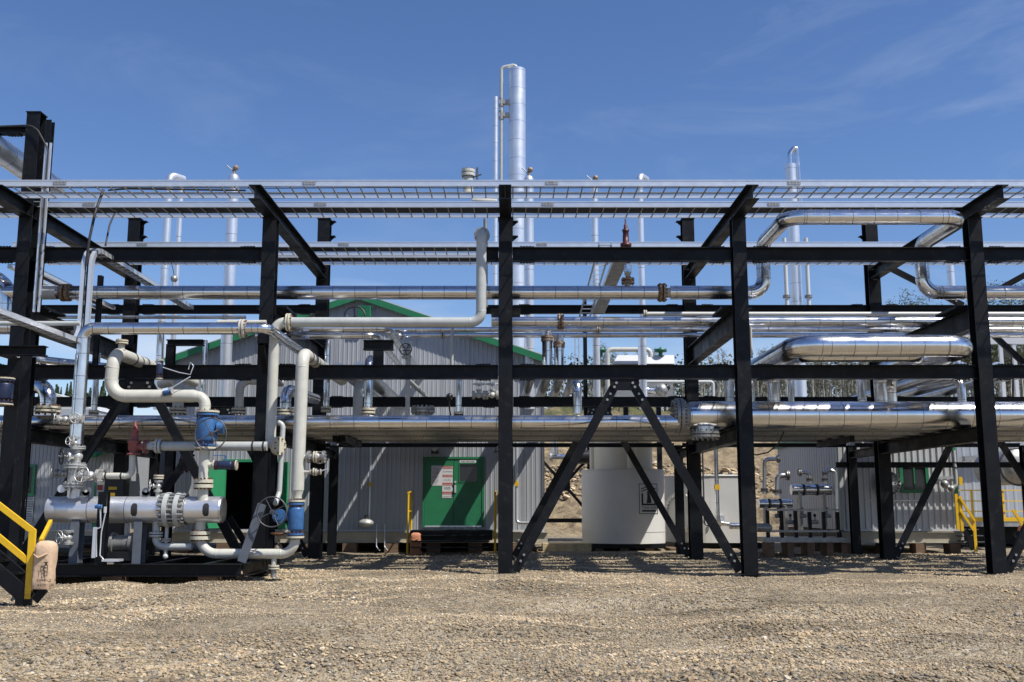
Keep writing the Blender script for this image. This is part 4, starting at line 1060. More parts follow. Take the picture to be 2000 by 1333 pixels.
# upper pipe with its expansion loop
Yu = 24.2; ru = M(27, Yu, 572)/2; zu = Z(572, Yu)
xa, xb2 = Xp(1491, 530, Yu), Xp(1801, 530, Yu); zl = Z(476, Yu); Yl = 21.9
t = T('upper_pipe', 'long clad pipe under the upper beam rising into the higher square expansion loop', 'pipe')
m = MB(); m.pipe([(XL, Yu, zu), (Xp(120, 572, Yu), Yu, zu)], ru, seam=.5); m.pipe([(Xp(140, 572, Yu), Yu, zu), (Xp(1284, 572, Yu), Yu, zu)], ru, seam=.52); m.tube([(Xp(105, 572, Yu), Yu, zu), (Xp(150, 572, Yu), Yu, zu)], ru*.75, 'cream', 18)
m.tube([(Xp(1275, 572, Yu), Yu, zu), (Xp(1320, 572, Yu), Yu, zu)], ru*.72, 'cream', 18); t.part('pipe_run', m)
m = MB(); m.tube([(Xp(78, 572, Yu), Yu, zu), (Xp(112, 572, Yu), Yu, zu)], ru*1.02, 'white_paint', 20); t.part('pipe_collar', m)
m = MB(); m.pipe([(Xp(1308, 572, Yu), Yu, zu), (xa, Yu, zu), (xa, Yu, zl), (xa, Yl, zl), (xb2, Yl, zl), (xb2, Yu, zl), (xb2, Yu, zu), (XR, Yu, zu)], ru, seam=.5, bend=.34, gores=True); t.part('expansion_loop', m)
m = MB(); m.flange((Xp(129, 572, Yu), Yu, zu), XA, ru*1.3, .07, 'rust_steel', gap=.05, nb=10); t.part('flange', m, label='rusty flange pair')
m = MB(); m.flange((Xp(1293, 572, Yu), Yu, zu), XA, ru*1.38, .05, 'rust_steel', gap=.04, nb=12); t.part('flange', m, label='dirty flange pair')
t.done()
# lower pipe loop (outer and inner)
def loop(label, py, Yn, Yb, w, pxl, pxr, pyb):
    r = M(w, Yn, py)/2; z = Z(py, Yn); x0, x1 = Xp(pxl, py, Yn), Xp(pxr, py, Yn); m = MB()
    m.pipe([(x0, Yb, Z(pyb, Yb)), (x0, Yb, z), (x0, Yn, z), (x1, Yn, z), (x1, Yb, z), (x1, Yb, Z(pyb, Yb))], r, seam=.5, bend=r*2.1, gores=True, n=22)
    solo('loop_pipe', label, 'pipe', m)
loop('large clad pipe bent into the lower front expansion loop', 676, 22.0, 27.0, 43, 1556, 1893, 800)
loop('slimmer clad loop pipe tucked beneath the large lower loop', 694, 22.9, 25.6, 27, 1568, 1800, 795)
# big header
t = hpipe('header_pipe', 'thickest clad header pipe with a bolted blind flange at its left end', 1345, None, 812, 24.2, 55, seam=.6)
z = Z(812, 24.2); r = M(55, 24.2, 812)/2
m = MB(); m.cyl((Xp(1322, 812, 24.2), 24.2, z), (Xp(1348, 812, 24.2), 24.2, z), r*.8, 'grey_pipe', 24); m.flange((Xp(1326, 812, 24.2), 24.2, z), XA, r*1.24, .07, 'galv_dark', gap=.03, nb=24, bm='galv_dark', n=32); t.part('flange', m)
m = MB(); xq = Xp(1377, 850, 24.2); m.flange((xq, 24.2, z-r-.12), UP, .36, .05, 'galv_dark', gap=.03, nb=14, bm='galv_dark'); m.cyl((xq, 24.2, z-r-.1), (xq, 24.2, z-r*.8), .27, 'clad_dull', 20); t.part('nozzle', m); t.done()
hpipe('header_pipe', 'front clad header at knee of the lower tier ending at the thick header flange', None, 1325, 825, 24.0, 27, seam=.55).done()
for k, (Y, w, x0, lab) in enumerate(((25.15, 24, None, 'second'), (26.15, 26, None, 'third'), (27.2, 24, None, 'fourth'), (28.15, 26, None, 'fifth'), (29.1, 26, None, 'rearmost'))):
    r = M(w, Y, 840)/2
    t = T('header_pipe', lab+' clad pipe from the front in the lowest tier', 'pipe', 'clad pipes on the lowest tier'); m = MB(); m.pipe([(XL, Y, z3t+r), (XR, Y, z3t+r)], r, 'clad_dull' if k % 2 else 'clad_shaded', seam=1.15+.08*k, n=20); t.part('pipe_run', m); t.done()
# middle tier pipes
Yc_ = 25.0
t = hpipe('tier_pipe', 'clad pipe of the middle tier with a flanged joint, right of the centre column', 960, None, 629, 25.6, 20, fl=((1095, 1.6, 'rust_steel'),), seam=.6)
t.part('flange', MB().flange((Xp(475, 629, 25.6), 25.6, Z(629, 25.6)), XA, .1, .02), None) if False else None
t.done()
t = hpipe('tier_pipe', 'slim white painted pipe of the middle tier starting at a small flange', 1262, None, 614, 26.5, 9, 'white_paint', seam=0); m = MB(); m.flange((Xp(1260, 614, 26.5), 26.5, Z(614, 26.5)), XA, .11, .03, 'cream', nb=6); t.part('flange', m); t.done()
hpipe('tier_pipe', 'cream pipe lying second from the top in the middle tier', 1005, None, 624, 27.3, 9, 'cream', seam=0).done()
t = hpipe('tier_pipe', 'slim clad pipe of the middle tier just above the lowest one', 490, None, 644, 27.9, 10, seam=.7, fl=((1168, 1.4, 'cream'),)); t.done()
t = hpipe('tier_pipe', 'lowest slim clad pipe of the middle tier', 760, None, 655, 28.7, 10, seam=.7, fl=((865, 1.5),)); t.done()
t = hpipe('tier_pipe', 'clad pipe of the middle tier passing behind the left column', None, 150, 640, 25.2, 28, seam=.6); t.done()
t = hpipe('tier_pipe', 'slim grey pipe crossing in front of the left column', None, 157, 632, 20.6, 9, 'grey_pipe', seam=0); t.done()
t = hpipe('tier_pipe', 'thin clad pipe running above the left middle tier', None, 480, 620, 27.5, 7, 'clad_dull', seam=.8); t.done()
t = hpipe('tier_pipe', 'thin cream pipe running left into the column at middle height', 425, 520, 630, 22.5, 9, 'cream', seam=0); t.done()
# clad run that turns down beside the curved tray
Ys = 21.35
xr6 = Xp(157, 760, Ys); z7 = Z(642, Ys)
t = T('riser_pipe', 'clad pipe turning from the middle tier straight down to the valve stack', 'pipe')
m = MB(); m.pipe([(Xp(470, 642, Ys), Ys, z7), (xr6, Ys, z7), (xr6, Ys, Z(868, Ys))], M(24, Ys, 642)/2, seam=.5, bend=.22, gores=True); t.part('pipe_run', m)
m = MB(); m.flange((Xp(474, 642, Ys), Ys, z7), XA, .20, .04, 'cream', nb=10); t.part('flange', m)
m = MB(); m.pipe([(Xp(480, 642, Ys), Ys, z7), (Xp(478, 642, Ys)+.5, Ys, z7), (Xp(478, 642, Ys)+.5, 28.0, z7)], .11, 'clad', seam=.5, bend=.2); t.part('pipe_run', m)
t.done()
m = MB(); x = Xp(140, 780, Ys); m.pipe([(x, Ys+.15, Z(690, Ys)), (x, Ys+.15, Z(872, Ys))], .05, 'clad_dull', n=10); m.pipe([(x+.13, Ys+.2, Z(690, Ys)), (x+.13, Ys+.2, Z(872, Ys))], .04, 'clad_dull', n=10); solo('tracer_pipes', 'pair of thin clad tracer pipes beside the left riser', 'pipe', m)
# tan reflecting pair turning back to the building
for (py, px, Y, w, lab) in ((642, 757, 24.6, 17, 'upper'), (656, 733, 24.9, 14, 'lower')):
    m = MB(); r = M(w, Y, py)/2; x = Xp(px, py, Y); z = Z(py, Y); m.pipe([(Xp(500, py, Y), Y, z), (x, Y, z), (x, YA_+.1, z)], r, seam=.5, bend=.25, gores=True, n=14); solo('turning_pipe', lab+' of two clad pipes that turn back into the gabled building', 'pipe', m)
for (px, py, Y0, w, lab) in ((697, 741, 24.5, 22, 'left'), (737, 735, 24.5, 28, 'right')):
    x = Xp(px-40, py-60, Y0); m = MB(); m.pipe([(x, 25.0, Z(720, 25)), (x, YA_+.1, Z(720, 25))], M(w, 26, 740)/2, 'clad_dull', seam=.6, n=14); solo('transfer_pipe', lab+' fat dull clad pipe running back from the second beam to the gabled building', 'pipe', m)
# painted pipe: tall riser in front of the gap, long run, drop beside the second column
Yp = 22.25; rp = M(20, Yp, 640)/2
t = T('painted_pipe', 'long pale grey painted pipe with riser at right end and drop at left', 'pipe')
xr_p = Xp(940, 540, Yp); zrun = Z(630, Yp); xl_p = Xp(532, 760, Yp)
m = MB(); m.pipe([(xr_p, 24.6, Z(452, Yp)), (xr_p, Yp, Z(452, Yp)), (xr_p, Yp, zrun), (Xp(570, 630, Yp), Yp, zrun)], rp, 'grey_pipe', bend=.24); t.part('pipe_run', m)
m = MB(); m.pipe([(Xp(558, 630, Yp), Yp, zrun), (xl_p, Yp, zrun), (xl_p, Yp, Z(870, Yp)), (xl_p+.16, Yp-.1, Z(872, Yp))], rp, 'cream', bend=.24); t.part('drop', m)
for c, ax in (((Xp(564, 630, Yp), Yp, zrun), XA), ((xl_p+.2, Yp-.12, Z(872, Yp)), Vector((1, -.6, 0)))):
    m = MB(); m.flange(c, ax, rp*1.75, .035, 'flange_cream', gap=.02, nb=8); t.part('flange', m)
m = MB(); m.flange((xr_p, Yp+.35, Z(452, Yp)), YA, rp*1.6, .035, 'galv_dark', nb=10, bm='galv_dark'); t.part('flange', m); t.done()
m = MB(); m.pipe([P(948, 428, 24.6), P(949, 600, 24.6)], .05, 'galv_dark', n=8); solo('drain_line', 'thin stained pipe hidden behind the pale grey riser', 'pipe', m)
m = MB(); x = Xp(553, 800, 22.3); m.pipe([(xl_p+.05, 22.35, Z(823, 22.3)), (x, 22.35, Z(828, 22.3)), (x-.02, 22.3, Z(962, 22.3)), (x-.05, 22.1, Z(985, 22.3))], .055, 'grey_pipe', bend=.12, n=10); solo('small_drop_pipe', 'small grey pipe dropping between the second column and the cream riser', 'pipe', m)

# ================================================================ VALVES
def ball_valve(name, label, c, ax, L_, Rb, m_, wheel=None, fl='flange_cream', gear=None, group=None):
    """Trunnion ball valve along ax; wheel = (centre, axis, radius)."""
    c = Vector(c); ax = Vector(ax).normalized(); t = T(name, label, 'valve', group); m = MB()
    m.lathe(c, ax, [(-L_*.36, Rb*.7), (-L_*.36, Rb*.88), (-L_*.30, Rb*.94), (L_*.30, Rb*.94), (L_*.36, Rb*.88), (L_*.36, Rb*.7)], m_, 24)
    m.cyl(c-ax*L_*.46, c+ax*L_*.46, Rb*.66, m_, 20); t.part('body', m)
    for sg in (-1, 1):
        m = MB(); m.cyl(c+ax*(sg*L_*.44), c+ax*(sg*L_*.5), Rb*1.0, m_, 24); m.cyl(c+ax*(sg*(L_*.5+.001)), c+ax*(sg*(L_*.5+.02)), Rb*.75, 'rust', 20); m.cyl(c+ax*(sg*(L_*.5+.02)), c+ax*(sg*(L_*.56+.02)), Rb*1.04, fl, 24)
        u, w = perp(ax)
        for k in range(12):
            q = c + (u*math.cos(k*math.pi/6)+w*math.sin(k*math.pi/6))*Rb*.86; m.cyl(q+ax*(sg*L_*.38), q+ax*(sg*(L_*.60+.02)), Rb*.065, 'rust', 6)
        t.part('flange', m)
    if gear:
        g, gr_ = Vector(gear[0]), gear[1]; d = Vector(gear[2]).normalized(); m = MB(); m.cyl(g, c, gr_*.45, m_, 12); m.cyl(g-d*gr_*.6, g+d*gr_*.5, gr_, m_, 18); m.cyl(g-d*gr_*.75, g-d*gr_*.6, gr_*.6, m_, 14); t.part('gearbox', m)
    if wheel:
        m = MB(); m.wheel(wheel[0], wheel[1], wheel[2], 'seam', 4, tr=.014, dish=.1); m.cyl(wheel[0], gear[0] if gear else c, .015, 'seam', 8); t.part('handwheel', m)
    return t
def gate_valve(label, c, ax, stem, s, m_='silver_valve', wm='silver_valve', wr=None, name='gate_valve', fl=None, group=None, hl=1.0, spokes=5, done=True):
    """Small gate valve: s = flange radius; stem = direction towards the handwheel."""
    c = Vector(c); ax = Vector(ax).normalized(); st = Vector(stem).normalized(); fl = fl or m_; wr = wr or s*.95
    t = T(name, label, 'valve', group); m = MB()
    m.cyl(c-ax*s*1.1, c+ax*s*1.1, s*.5, m_, 16); m.sphere(c, s*.72, m_, 14); m.cyl(c, c+st*s*1.2, s*.42, m_, 14); t.part('body', m)
    m = MB(); m.cyl(c+st*s*1.0, c+st*s*1.12, s*.66, m_, 16); m.cyl(c+st*s*1.14, c+st*s*1.26, s*.66, m_, 16)
    sd = st.cross(ax).normalized()
    for sg in (-1, 1): m.tube([c+st*s*1.26+sd*sg*s*.35, c+st*s*(1.7+.3*hl)+sd*sg*s*.28, c+st*s*(1.9+.6*hl)], s*.08, m_, 6)
    m.cyl(c+st*s*1.2, c+st*s*(2.2+.7*hl), s*.08, 'galv', 8); t.part('bonnet', m)
    for sg in (-1, 1):
        m = MB(); m.flange(c+ax*sg*s*1.2, ax, s, s*.16, fl, gap=s*.08, nb=8, bm='galv_dark' if m_ != 'rust_steel' else 'rust'); t.part('flange', m)
    m = MB(); m.wheel(c+st*s*(1.9+.6*hl), st, wr, wm, spokes); t.part('handwheel', m)
    return t.done() if done else t
def relief(name, label, c, s, m_, side, slim=.16):
    """Spring relief valve standing on c (inlet flange), height s, outlet towards side."""
    c = Vector(c); t = T(name, label, 'relief valve'); side = Vector(side).normalized(); r = s*slim
    m = MB(); m.lathe(c, UP, [(0, r*.9), (0, r*1.25), (s*.05, r*1.25), (s*.05, r*.75), (s*.10, r*.75), (s*.16, r*1.05), (s*.34, r*1.05), (s*.36, r*1.2), (s*.42, r*1.2), (s*.42, r*.72), (s*.68, r*.62), (s*.70, r*.74), (s*.75, r*.74), (s*.76, r*.42), (s*.86, r*.38), (s*.87, r*.2), (s, r*.16), (s, 0)], m_, 18); t.part('body', m)
    m = MB(); q = c+UP*s*.24; m.cyl(q, q+side*r*2.0, r*.7, m_, 14); m.flange(q+side*r*2.2, side, r*1.3, r*.22, m_, nb=8, gap=.01, bm='galv_dark'); t.part('outlet', m)
    return t.done()
# blue valve, left
Yv = 21.5
t = T('cream_pipe', 'fat cream pipe with S bend from the middle tier down to the left blue valve', 'pipe')
r4 = M(25, Yv, 740)/2; x4 = Xp(216, 735, Yv); zA = Z(688, Yv); zB = Z(774, Yv); x5 = Xp(400, 800, Yv)
m = MB(); m.pipe([(x4+.05, 27.0, zA), (x4+.05, Yv, zA), (x4, Yv, zB), (Xp(372, 774, Yv), Yv, zB)], r4, 'cream', bend=.34, n=22)
m.tube([(Xp(371, 774, Yv), Yv, zB), (Xp(378, 774, Yv), Yv, zB), (Xp(385, 774, Yv), Yv, zB-.01)], [r4, r4, r4*.86], 'cream', 22)
m.pipe([(Xp(384, 774, Yv), Yv, zB-.01), (x5, Yv, zB-.01), (x5, Yv, Z(803, Yv))], r4*.86, 'cream', bend=.26, n=22); t.part('pipe_run', m)
for (yy_, rr) in ((23.2, 1.1), (22.5, 1.1)):
    m = MB(); m.tube([(x4+.05, yy_, zA), (x4+.05, yy_+.05, zA)], r4*1.06, 'rubber', 20); t.part('clamp', m)
m = MB(); m.flange((x4+.1, 21.75, zA+r4+.12), UP, .13, .03, 'flange_cream', nb=8); m.cyl((x4+.1, 21.75, zA+r4*.5), (x4+.1, 21.75, zA+r4+.1), .07, 'cream', 12); t.part('branch_flange', m)
for k, fr_ in enumerate((.995, 1.0)):
    pass
m = MB(); m.tube([(x4, Yv, Z(717, Yv)-.006), (x4, Yv, Z(717, Yv)+.006)], r4*1.02, 'cream', 20); m.tube([(x4, Yv, Z(741, Yv)-.006), (x4, Yv, Z(741, Yv)+.006)], r4*1.02, 'cream', 20); t.part('weld_seam', m)
t.done()
ball_valve('blue_valve', 'upper blue flanged valve with big thin handwheel under the S bend pipe', (x5+.06, Yv, Z(840, Yv)), UP, .68, .235, 'blue_valve', gear=((x5+.36, Yv-.02, Z(836, Yv)), .13, (1, .15, 0)), wheel=((x5+.27, Yv-.42, Z(851, Yv)), (0, -1, 0), M(31, Yv-.4, 850))).done()
t = T('cream_pipe', 'short upright cream pipe from the upper blue valve into the silver vessel', 'pipe')
m = MB(); xv = Xp(399, 905, Yv); m.pipe([(xv, Yv, Z(874, Yv)), (xv, Yv, Z(985, Yv))], M(20, Yv, 905)/2, 'cream', n=20); m.pipe([(xv, Yv, Z(909, Yv)), (xv+.35, Yv, Z(909, Yv))], .06, 'cream', n=12); t.part('pipe_run', m)
m = MB(); m.flange((xv, Yv, Z(945, Yv)), UP, M(38, Yv, 945)/2, .07, 'flange_cream', gap=.03, nb=14); t.part('flange', m)
t.done()
c = P(440, 909, Yv)
t = ball_valve('side_valve', 'small navy blue valve with lever on the cream pipe above the vessel', c, XA, .40, .10, 'navy_valve'); m = MB(); m.cyl(c, c+UP*.19, .02, 'blue_valve', 8); m.bar(c+UP*.2, c+UP*.2-XA*.25, UP, .015, .008, 'blue_valve'); t.part('lever', m); t.done()
# cream riser on the right with lower blue valve
t = T('cream_pipe', 'tall leaning cream riser right of the second column feeding the lower blue valve', 'pipe')
Yr = 21.6; rr = M(25, Yr, 800)/2; xc5 = Xp(586, 800, Yr)
m = MB(); m.pipe([(xc5+.05, 26.5, Z(690, Yr)), (xc5+.02, Yr, Z(690, Yr)), (xc5, Yr, Z(958, Yr))], rr, 'cream', bend=.30, n=22); m.tube([(xc5, Yr, Z(957, Yr)), (xc5, Yr, Z(968, Yr)), (xc5, Yr, Z(974, Yr))], [rr, rr*.72, rr*.72], 'cream', 22); t.part('pipe_run', m)
for yy_ in (22.1, 22.6, 23.4):
    m = MB(); m.tube([(xc5+.03, yy_, Z(690, Yr)), (xc5+.03, yy_+.04, Z(690, Yr))], rr*1.06, 'rubber', 20); t.part('clamp', m)
for (py, s_) in ((893, .12), (922, .08)):
    m = MB(); m.cyl((xc5, Yr, Z(py, Yr)), (xc5+.34, Yr, Z(py, Yr)), s_*.45, 'cream', 12); m.flange((xc5+.36, Yr, Z(py, Yr)), XA, s_, .03, 'flange_cream', nb=8); t.part('branch_flange', m)
t.done()
gate_valve('dark stained side valve with blind end on the tall cream riser', P(618, 893, Yr), XA, (0, 1, 0), .13, 'galv_dark', 'galv_dark', fl='galv_dark', name='side_valve')
c = P(617, 922, Yr); t = ball_valve('side_valve', 'tiny valve with silver lever below the dark side valve on the riser', c, XA, .16, .06, 'galv_dark', fl='flange_cream'); m = MB(); m.bar(c+XA*.05, c+Vector((.25, -.05, .06)), UP, .015, .01, 'galv'); t.part('lever', m); t.done()
xb5 = Xp(578, 1010, Yr)
ball_valve('blue_valve', 'lower blue flanged valve standing beside the second column base', (xb5, Yr, Z(1014, Yr)), UP, .66, M(33, Yr, 1010)/2, 'blue_valve', gear=((xb5-.33, Yr-.02, Z(1008, Yr)), .14, (0, 1, 0)), wheel=((xb5-.40, Yr-.45, Z(1000, Yr)), (0, -1, 0), M(29, Yr-.4, 1000))).done()
t = T('return_pipe', 'cream pipe under the lower blue valve running left to the vessel bottom', 'pipe')
zr = Z(1082, Yr); xv = Xp(391, 1045, Yr); m = MB(); m.pipe([(xb5, Yr, Z(1054, Yr)), (xb5, Yr, zr), (xv, Yr, zr), (xv, Yr, Z(1018, Yr))], M(19, Yr, 1080)/2, 'cream', bend=.36, n=20); t.part('pipe_run', m)
m = MB(); m.flange((xv, Yr, Z(1046, Yr)), UP, M(38, Yr, 1046)/2, .07, 'flange_cream', gap=.03, nb=14); t.part('flange', m)
m = MB(); xq = Xp(535, 1100, Yr); m.cyl((xq, Yr, zr), (xq, Yr, Z(1106, Yr)), .055, 'cream', 12); m.flange((xq, Yr, Z(1108, Yr)), UP, .115, .03, 'flange_cream', nb=8); m.cyl((xq, Yr, Z(1112, Yr)), (xq, Yr, Z(1128, Yr)), .06, 'galv_dark', 10); t.part('drain', m)
t.done()
m = MB(); c = P(545, 1042, Yr+.1); m.wheel(c, UP, .17, 'rust', 5); m.cyl(c, c-UP*.45, .03, 'rust_steel', 8); m.sphere(c-UP*.3, .09, 'rust_steel', 10); solo('drain_valve', 'rusty valve with flat red brown handwheel beside the lower blue valve', 'valve', m)
# cross line with relief valve
Yx = 21.9
t = T('relief_line', 'pale pipe crossing behind the upper blue valve at knee of the lowest tier', 'pipe')
z = Z(872, Yx); m = MB(); m.pipe([(Xp(316, 872, Yx), Yx, z), (Xp(522, 872, Yx), Yx, z)], M(18, Yx, 872)/2, 'grey_pipe', n=18); m.pipe([(Xp(285, 872, Yx), Yx, z), (Xp(305, 872, Yx), Yx, z)], M(15, Yx, 872)/2, 'grey_pipe', n=18); t.part('pipe_run', m)
m = MB(); m.flange((Xp(310, 872, Yx), Yx, z), XA, .15, .05, 'grey_pipe', nb=10, bm='seam'); t.part('flange', m)
for px in (493, 514):
    m = MB(); m.tube([(Xp(px, 872, Yx), Yx, z), (Xp(px+3, 872, Yx), Yx, z)], .112, 'rubber', 18); t.part('clamp', m)
t.done()
relief('relief_valve', 'pale red relief valve standing left of the upper blue valve', P(261, 889, Yx), .72, 'red_valve', XA)
t = T('inlet_pipe', 'narrow cream pipe with elbow under the pale red relief valve', 'pipe'); z = Z(930, Yx); m = MB(); m.pipe([P(259, 889, Yx), (Xp(259, 910, Yx), Yx, z), (Xp(200, 930, Yx), Yx, z)], .068, 'cream', bend=.14, n=14); t.part('pipe_run', m)
for px in (206, 236): m = MB(); m.tube([(Xp(px, 930, Yx), Yx, z), (Xp(px+3, 930, Yx), Yx, z)], .077, 'rubber', 14); t.part('clamp', m)
m = MB(); m.flange((Xp(197, 930, Yx), Yx, z), XA, .14, .04, 'silver_valve', nb=8, bm='galv_dark'); t.part('flange', m); t.done()
# tall dark red relief valve behind the upper beam
Yq = 25.2
relief('relief_valve', 'tall dark red relief valve rising behind the upper long beam', P(1223, 512, Yq), 1.12, 'dark_red_valve', (-.3, 1, 0), .105)
t = T('relief_inlet', 'short clad stub with rusty flange under the dark red relief valve', 'pipe'); x = Xp(1226, 535, Yu+.1); m = MB(); m.cyl((x, Yu+.1, Z(516, Yu)), (x, Yu+.1, Z(532, Yu)), .095, 'clad', 16); m.tube([(x, Yu+.1, Z(532, Yu)), (x, Yu+.1, Z(540, Yu))], [.09, .05], 'cream', 14); t.part('pipe_run', m)
m = MB(); m.cyl((x, Yu+.1, Z(540, Yu)), (x, Yu+.1, Z(565, Yu)), .05, 'cream', 12); m.flange((x, Yu+.1, Z(548, Yu)), UP, .16, .05, 'rust_steel', gap=.03, nb=8); t.part('flange', m); t.done()

# ================================================================ FILTER VESSEL ON ITS SKID
Yz = 21.6; zv = Z(996, Yz); rv = M(51, Yz, 996)/2
xa_, xb_, xc_, xd_ = Xp(98, 996, Yz), Xp(320, 996, Yz), Xp(366, 996, Yz), Xp(432, 996, Yz)
t = T('filter_vessel', 'horizontal silver clad vessel with bolted flange pair on grey legs', 'vessel')
m = MB(); m.tube([(xa_, Yz, zv), (xb_, Yz, zv)], rv, 'clad_stack', 40)
for px in (178, 250): m.tube([(Xp(px, 996, Yz), Yz, zv), (Xp(px, 996, Yz)+.012, Yz, zv)], rv+.003, 'seam', 40, caps=False)
t.part('shell', m)
m = MB(); m.tube([(xc_, Yz, zv), (xd_, Yz, zv)], rv, 'clad_stack', 40); m.lathe((xd_, Yz, zv), XA, [(0, rv), (.045, rv*.97), (.05, rv*.9), (.05, 0)], 'clad_dull', 40); m.tube([(xb_, Yz, zv), (xb_+.05, Yz, zv), (xc_-.13, Yz, zv), (xc_, Yz, zv)], [rv*.7, rv*.78, rv*.78, rv*.96], 'grey_pipe', 40); t.part('head', m)
m = MB()
for px, th in ((330, .095), (351, .095)): m.cyl((Xp(px, 996, Yz)-th/2, Yz, zv), (Xp(px, 996, Yz)+th/2, Yz, zv), rv*1.32, 'grey_pipe', 40)
for k in range(20):
    a = 2*math.pi*k/20; q = Vector((Xp(340, 996, Yz), Yz+math.cos(a)*rv*1.16, zv+math.sin(a)*rv*1.16)); m.cyl(q-XA*.27, q+XA*.27, .026, 'galv_dark', 8)
    for sg in (-1, 1): m.cyl(q+XA*sg*.165, q+XA*sg*.215, .043, 'galv_dark', 6)
t.part('flange', m)
for px, hh in ((150, 0), (272, 0)):
    m = MB(); x = Xp(px+2, 1060, Yz); m.ibeam((x, Yz-.05, Z(1101, 21.5)), (x, Yz-.05, zv-rv*.8), .3, .17, 'primer_steel', up=(0,1,0)); t.part('leg', m)
for px in (168, 285):
    m = MB(); x = Xp(px, 968, Yz); m.cyl((x, Yz-.02, zv+rv+.10), (x, Yz+.02, zv+rv+.10), .085, 'primer_steel', 16); m.box((x-.085, Yz-.02, zv+rv-.06), (x+.085, Yz+.02, zv+rv+.10), 'primer_steel'); m.cyl((x, Yz-.025, zv+rv+.11), (x, Yz+.025, zv+rv+.11), .03, 'white_paint', 10); t.part('lifting_lug', m)
for px in (262, 402):
    m = MB(); x = Xp(px, 990, Yz-rv); rings = []
    for k in range(9):
        a = math.radians(-28+7*k*1.0); hw = .065*math.sqrt(max(0.02, 1-((k-4)/4.3)**4)); y, z_ = Yz-math.cos(a)*(rv+.008), zv+math.sin(a)*(rv+.008)+0; rings.append([Vector((x-hw, y, z_)), Vector((x+hw, y, z_))])
    m.grid(rings, 'rubber', closed_u=False); t.part('name_patch', m, label='black oval patch')
m = MB(); xn = Xp(146, 965, Yz); m.cyl((xn, Yz, zv+rv*.8), (xn, Yz, Z(950, Yz)), .15, 'clad_dull', 18); t.part('nozzle', m)
m = MB(); xn = Xp(305, 1040, Yz); m.cyl((xn, Yz, zv-rv*.8), (xn, Yz, Z(1042, Yz)), .08, 'grey_pipe', 14); m.flange((xn, Yz, Z(1044, Yz)), UP, .14, .035, 'grey_pipe', nb=8, bm='seam'); m.pipe([(xn, Yz, Z(1046, Yz)), (xn, Yz, Z(1068, Yz)), (Xp(375, 1068, Yz), Yz, Z(1068, Yz))], .075, 'grey_pipe', bend=.18, n=14); t.part('nozzle', m)
t.done()
xs6 = Xp(146, 930, Ys)
gate_valve('silver gate valve with black handwheel on top of the left valve stack', (xs6+.03, Ys, Z(892, Ys)), UP, (-.75, -.55, 0), .15, 'silver_valve', 'black_paint', .17, hl=.3)
t = T('valve_tee', 'pale tee piece between the valves above the silver vessel', 'pipe fitting'); m = MB(); m.cyl((xs6, Ys, Z(914, Ys)), (xs6, Ys, Z(946, Ys)), .14, 'silver_valve', 18); m.cyl((xs6, Ys, Z(930, Ys)), (xs6+.3, Ys-.12, Z(930, Ys)), .10, 'silver_valve', 14); t.part('body', m)
for py in (911, 948): m = MB(); m.flange((xs6, Ys, Z(py, Ys)), UP, .22, .035, 'silver_valve', nb=12, bm='galv_dark'); t.part('flange', m)
t.done()
gate_valve('silver gate valve with silver handwheel facing the viewer right of the tee', P(176, 930, Ys-.05), XA, (-.25, -.95, .1), .14, wr=.165, hl=.15)
gate_valve('dark bodied gate valve pointing left from the tee above the vessel', P(122, 925, Ys), XA, (-1, -.15, 0), .09, 'galv_dark', 'galv_dark', .11, hl=.5)
m = MB(); c = P(120, 955, Ys-.1); m.cyl(c, c+YA*.06, .075, 'white_paint', 18); m.cyl(c-YA*.012, c, .08, 'galv', 18); m.cyl(c+YA*.03, P(135, 958, Ys), .015, 'galv', 6); solo('pressure_gauge', 'round pressure gauge left of the vessel nozzle', 'gauge', m)
gate_valve('small silver gate valve standing on the vessel left of the flange pair', P(309, 950, Yz), UP, (-1, -.35, .05), .085, wr=.12, hl=.2)
m = MB(); x = Xp(309, 950, Yz); m.cyl((x, Yz, zv+rv*.9), (x, Yz, Z(957, Yz)), .045, 'cream', 12); m.flange((x, Yz, Z(932, Yz)), UP, .105, .03, 'flange_cream', nb=8); solo('vent_nozzle', 'short cream vent nozzle with flange under the small silver valve', 'pipe fitting', m)
gate_valve('silver gate valve hanging beneath the left end of the vessel', P(134, 1050, Ys), UP, (-.6, -.75, 0), .10, wr=.135, hl=.1)
gate_valve('small silver valve on the clad riser above the black handwheel', P(147, 866, Ys-.1), UP, (-.3, -.9, .3), .09, wr=.10, hl=0)
gate_valve('silver valve pointing left from the riser just above the lowest tier', P(128, 820, Ys), XA, (-1, -.2, .1), .10, wr=.11, hl=.2)
gate_valve('silver valve nested against the riser right of the left pointing valve', P(150, 818, Ys-.15), XA, (.2, -.95, 0), .09, wr=.10, hl=0)
t = T('instrument_post', 'black post with blue transmitter and conduit in front of the vessel', 'instrument'); Yi = 21.0
m = MB(); x = Xp(200, 1030, Yi); m.ibeam((x, Yi, Z(1104, Yi)), (x, Yi, Z(961, Yi)), .18, .18, up=(0,1,0)); t.part('post', m)
m = MB(); c = P(193, 990, Yi-.2); m.sphere(c, .05, 'blue_valve', 10); m.cyl(c-XA*.07, c+XA*.06, .04, 'blue_valve', 12); t.part('transmitter', m)
m = MB(); m.box(P(203, 990, Yi-.15), P(208, 1002, Yi-.1), 'white_paint'); m.tube([P(196, 995, Yi-.13), P(197, 1030, Yi-.13), P(188, 1034, Yi-.13), P(188, 1088, Yi-.13)], .018, 'galv', 8); m.tube([P(206, 1002, Yi-.13), P(198, 1040, Yi-.13), P(195, 1085, Yi-.13), P(205, 1096, Yi-.13), P(225, 1094, Yi-.1)], .014, 'galv', 8); m.box(P(182, 1030, Yi-.14), P(187, 1090, Yi-.11), 'galv'); t.part('conduit', m)
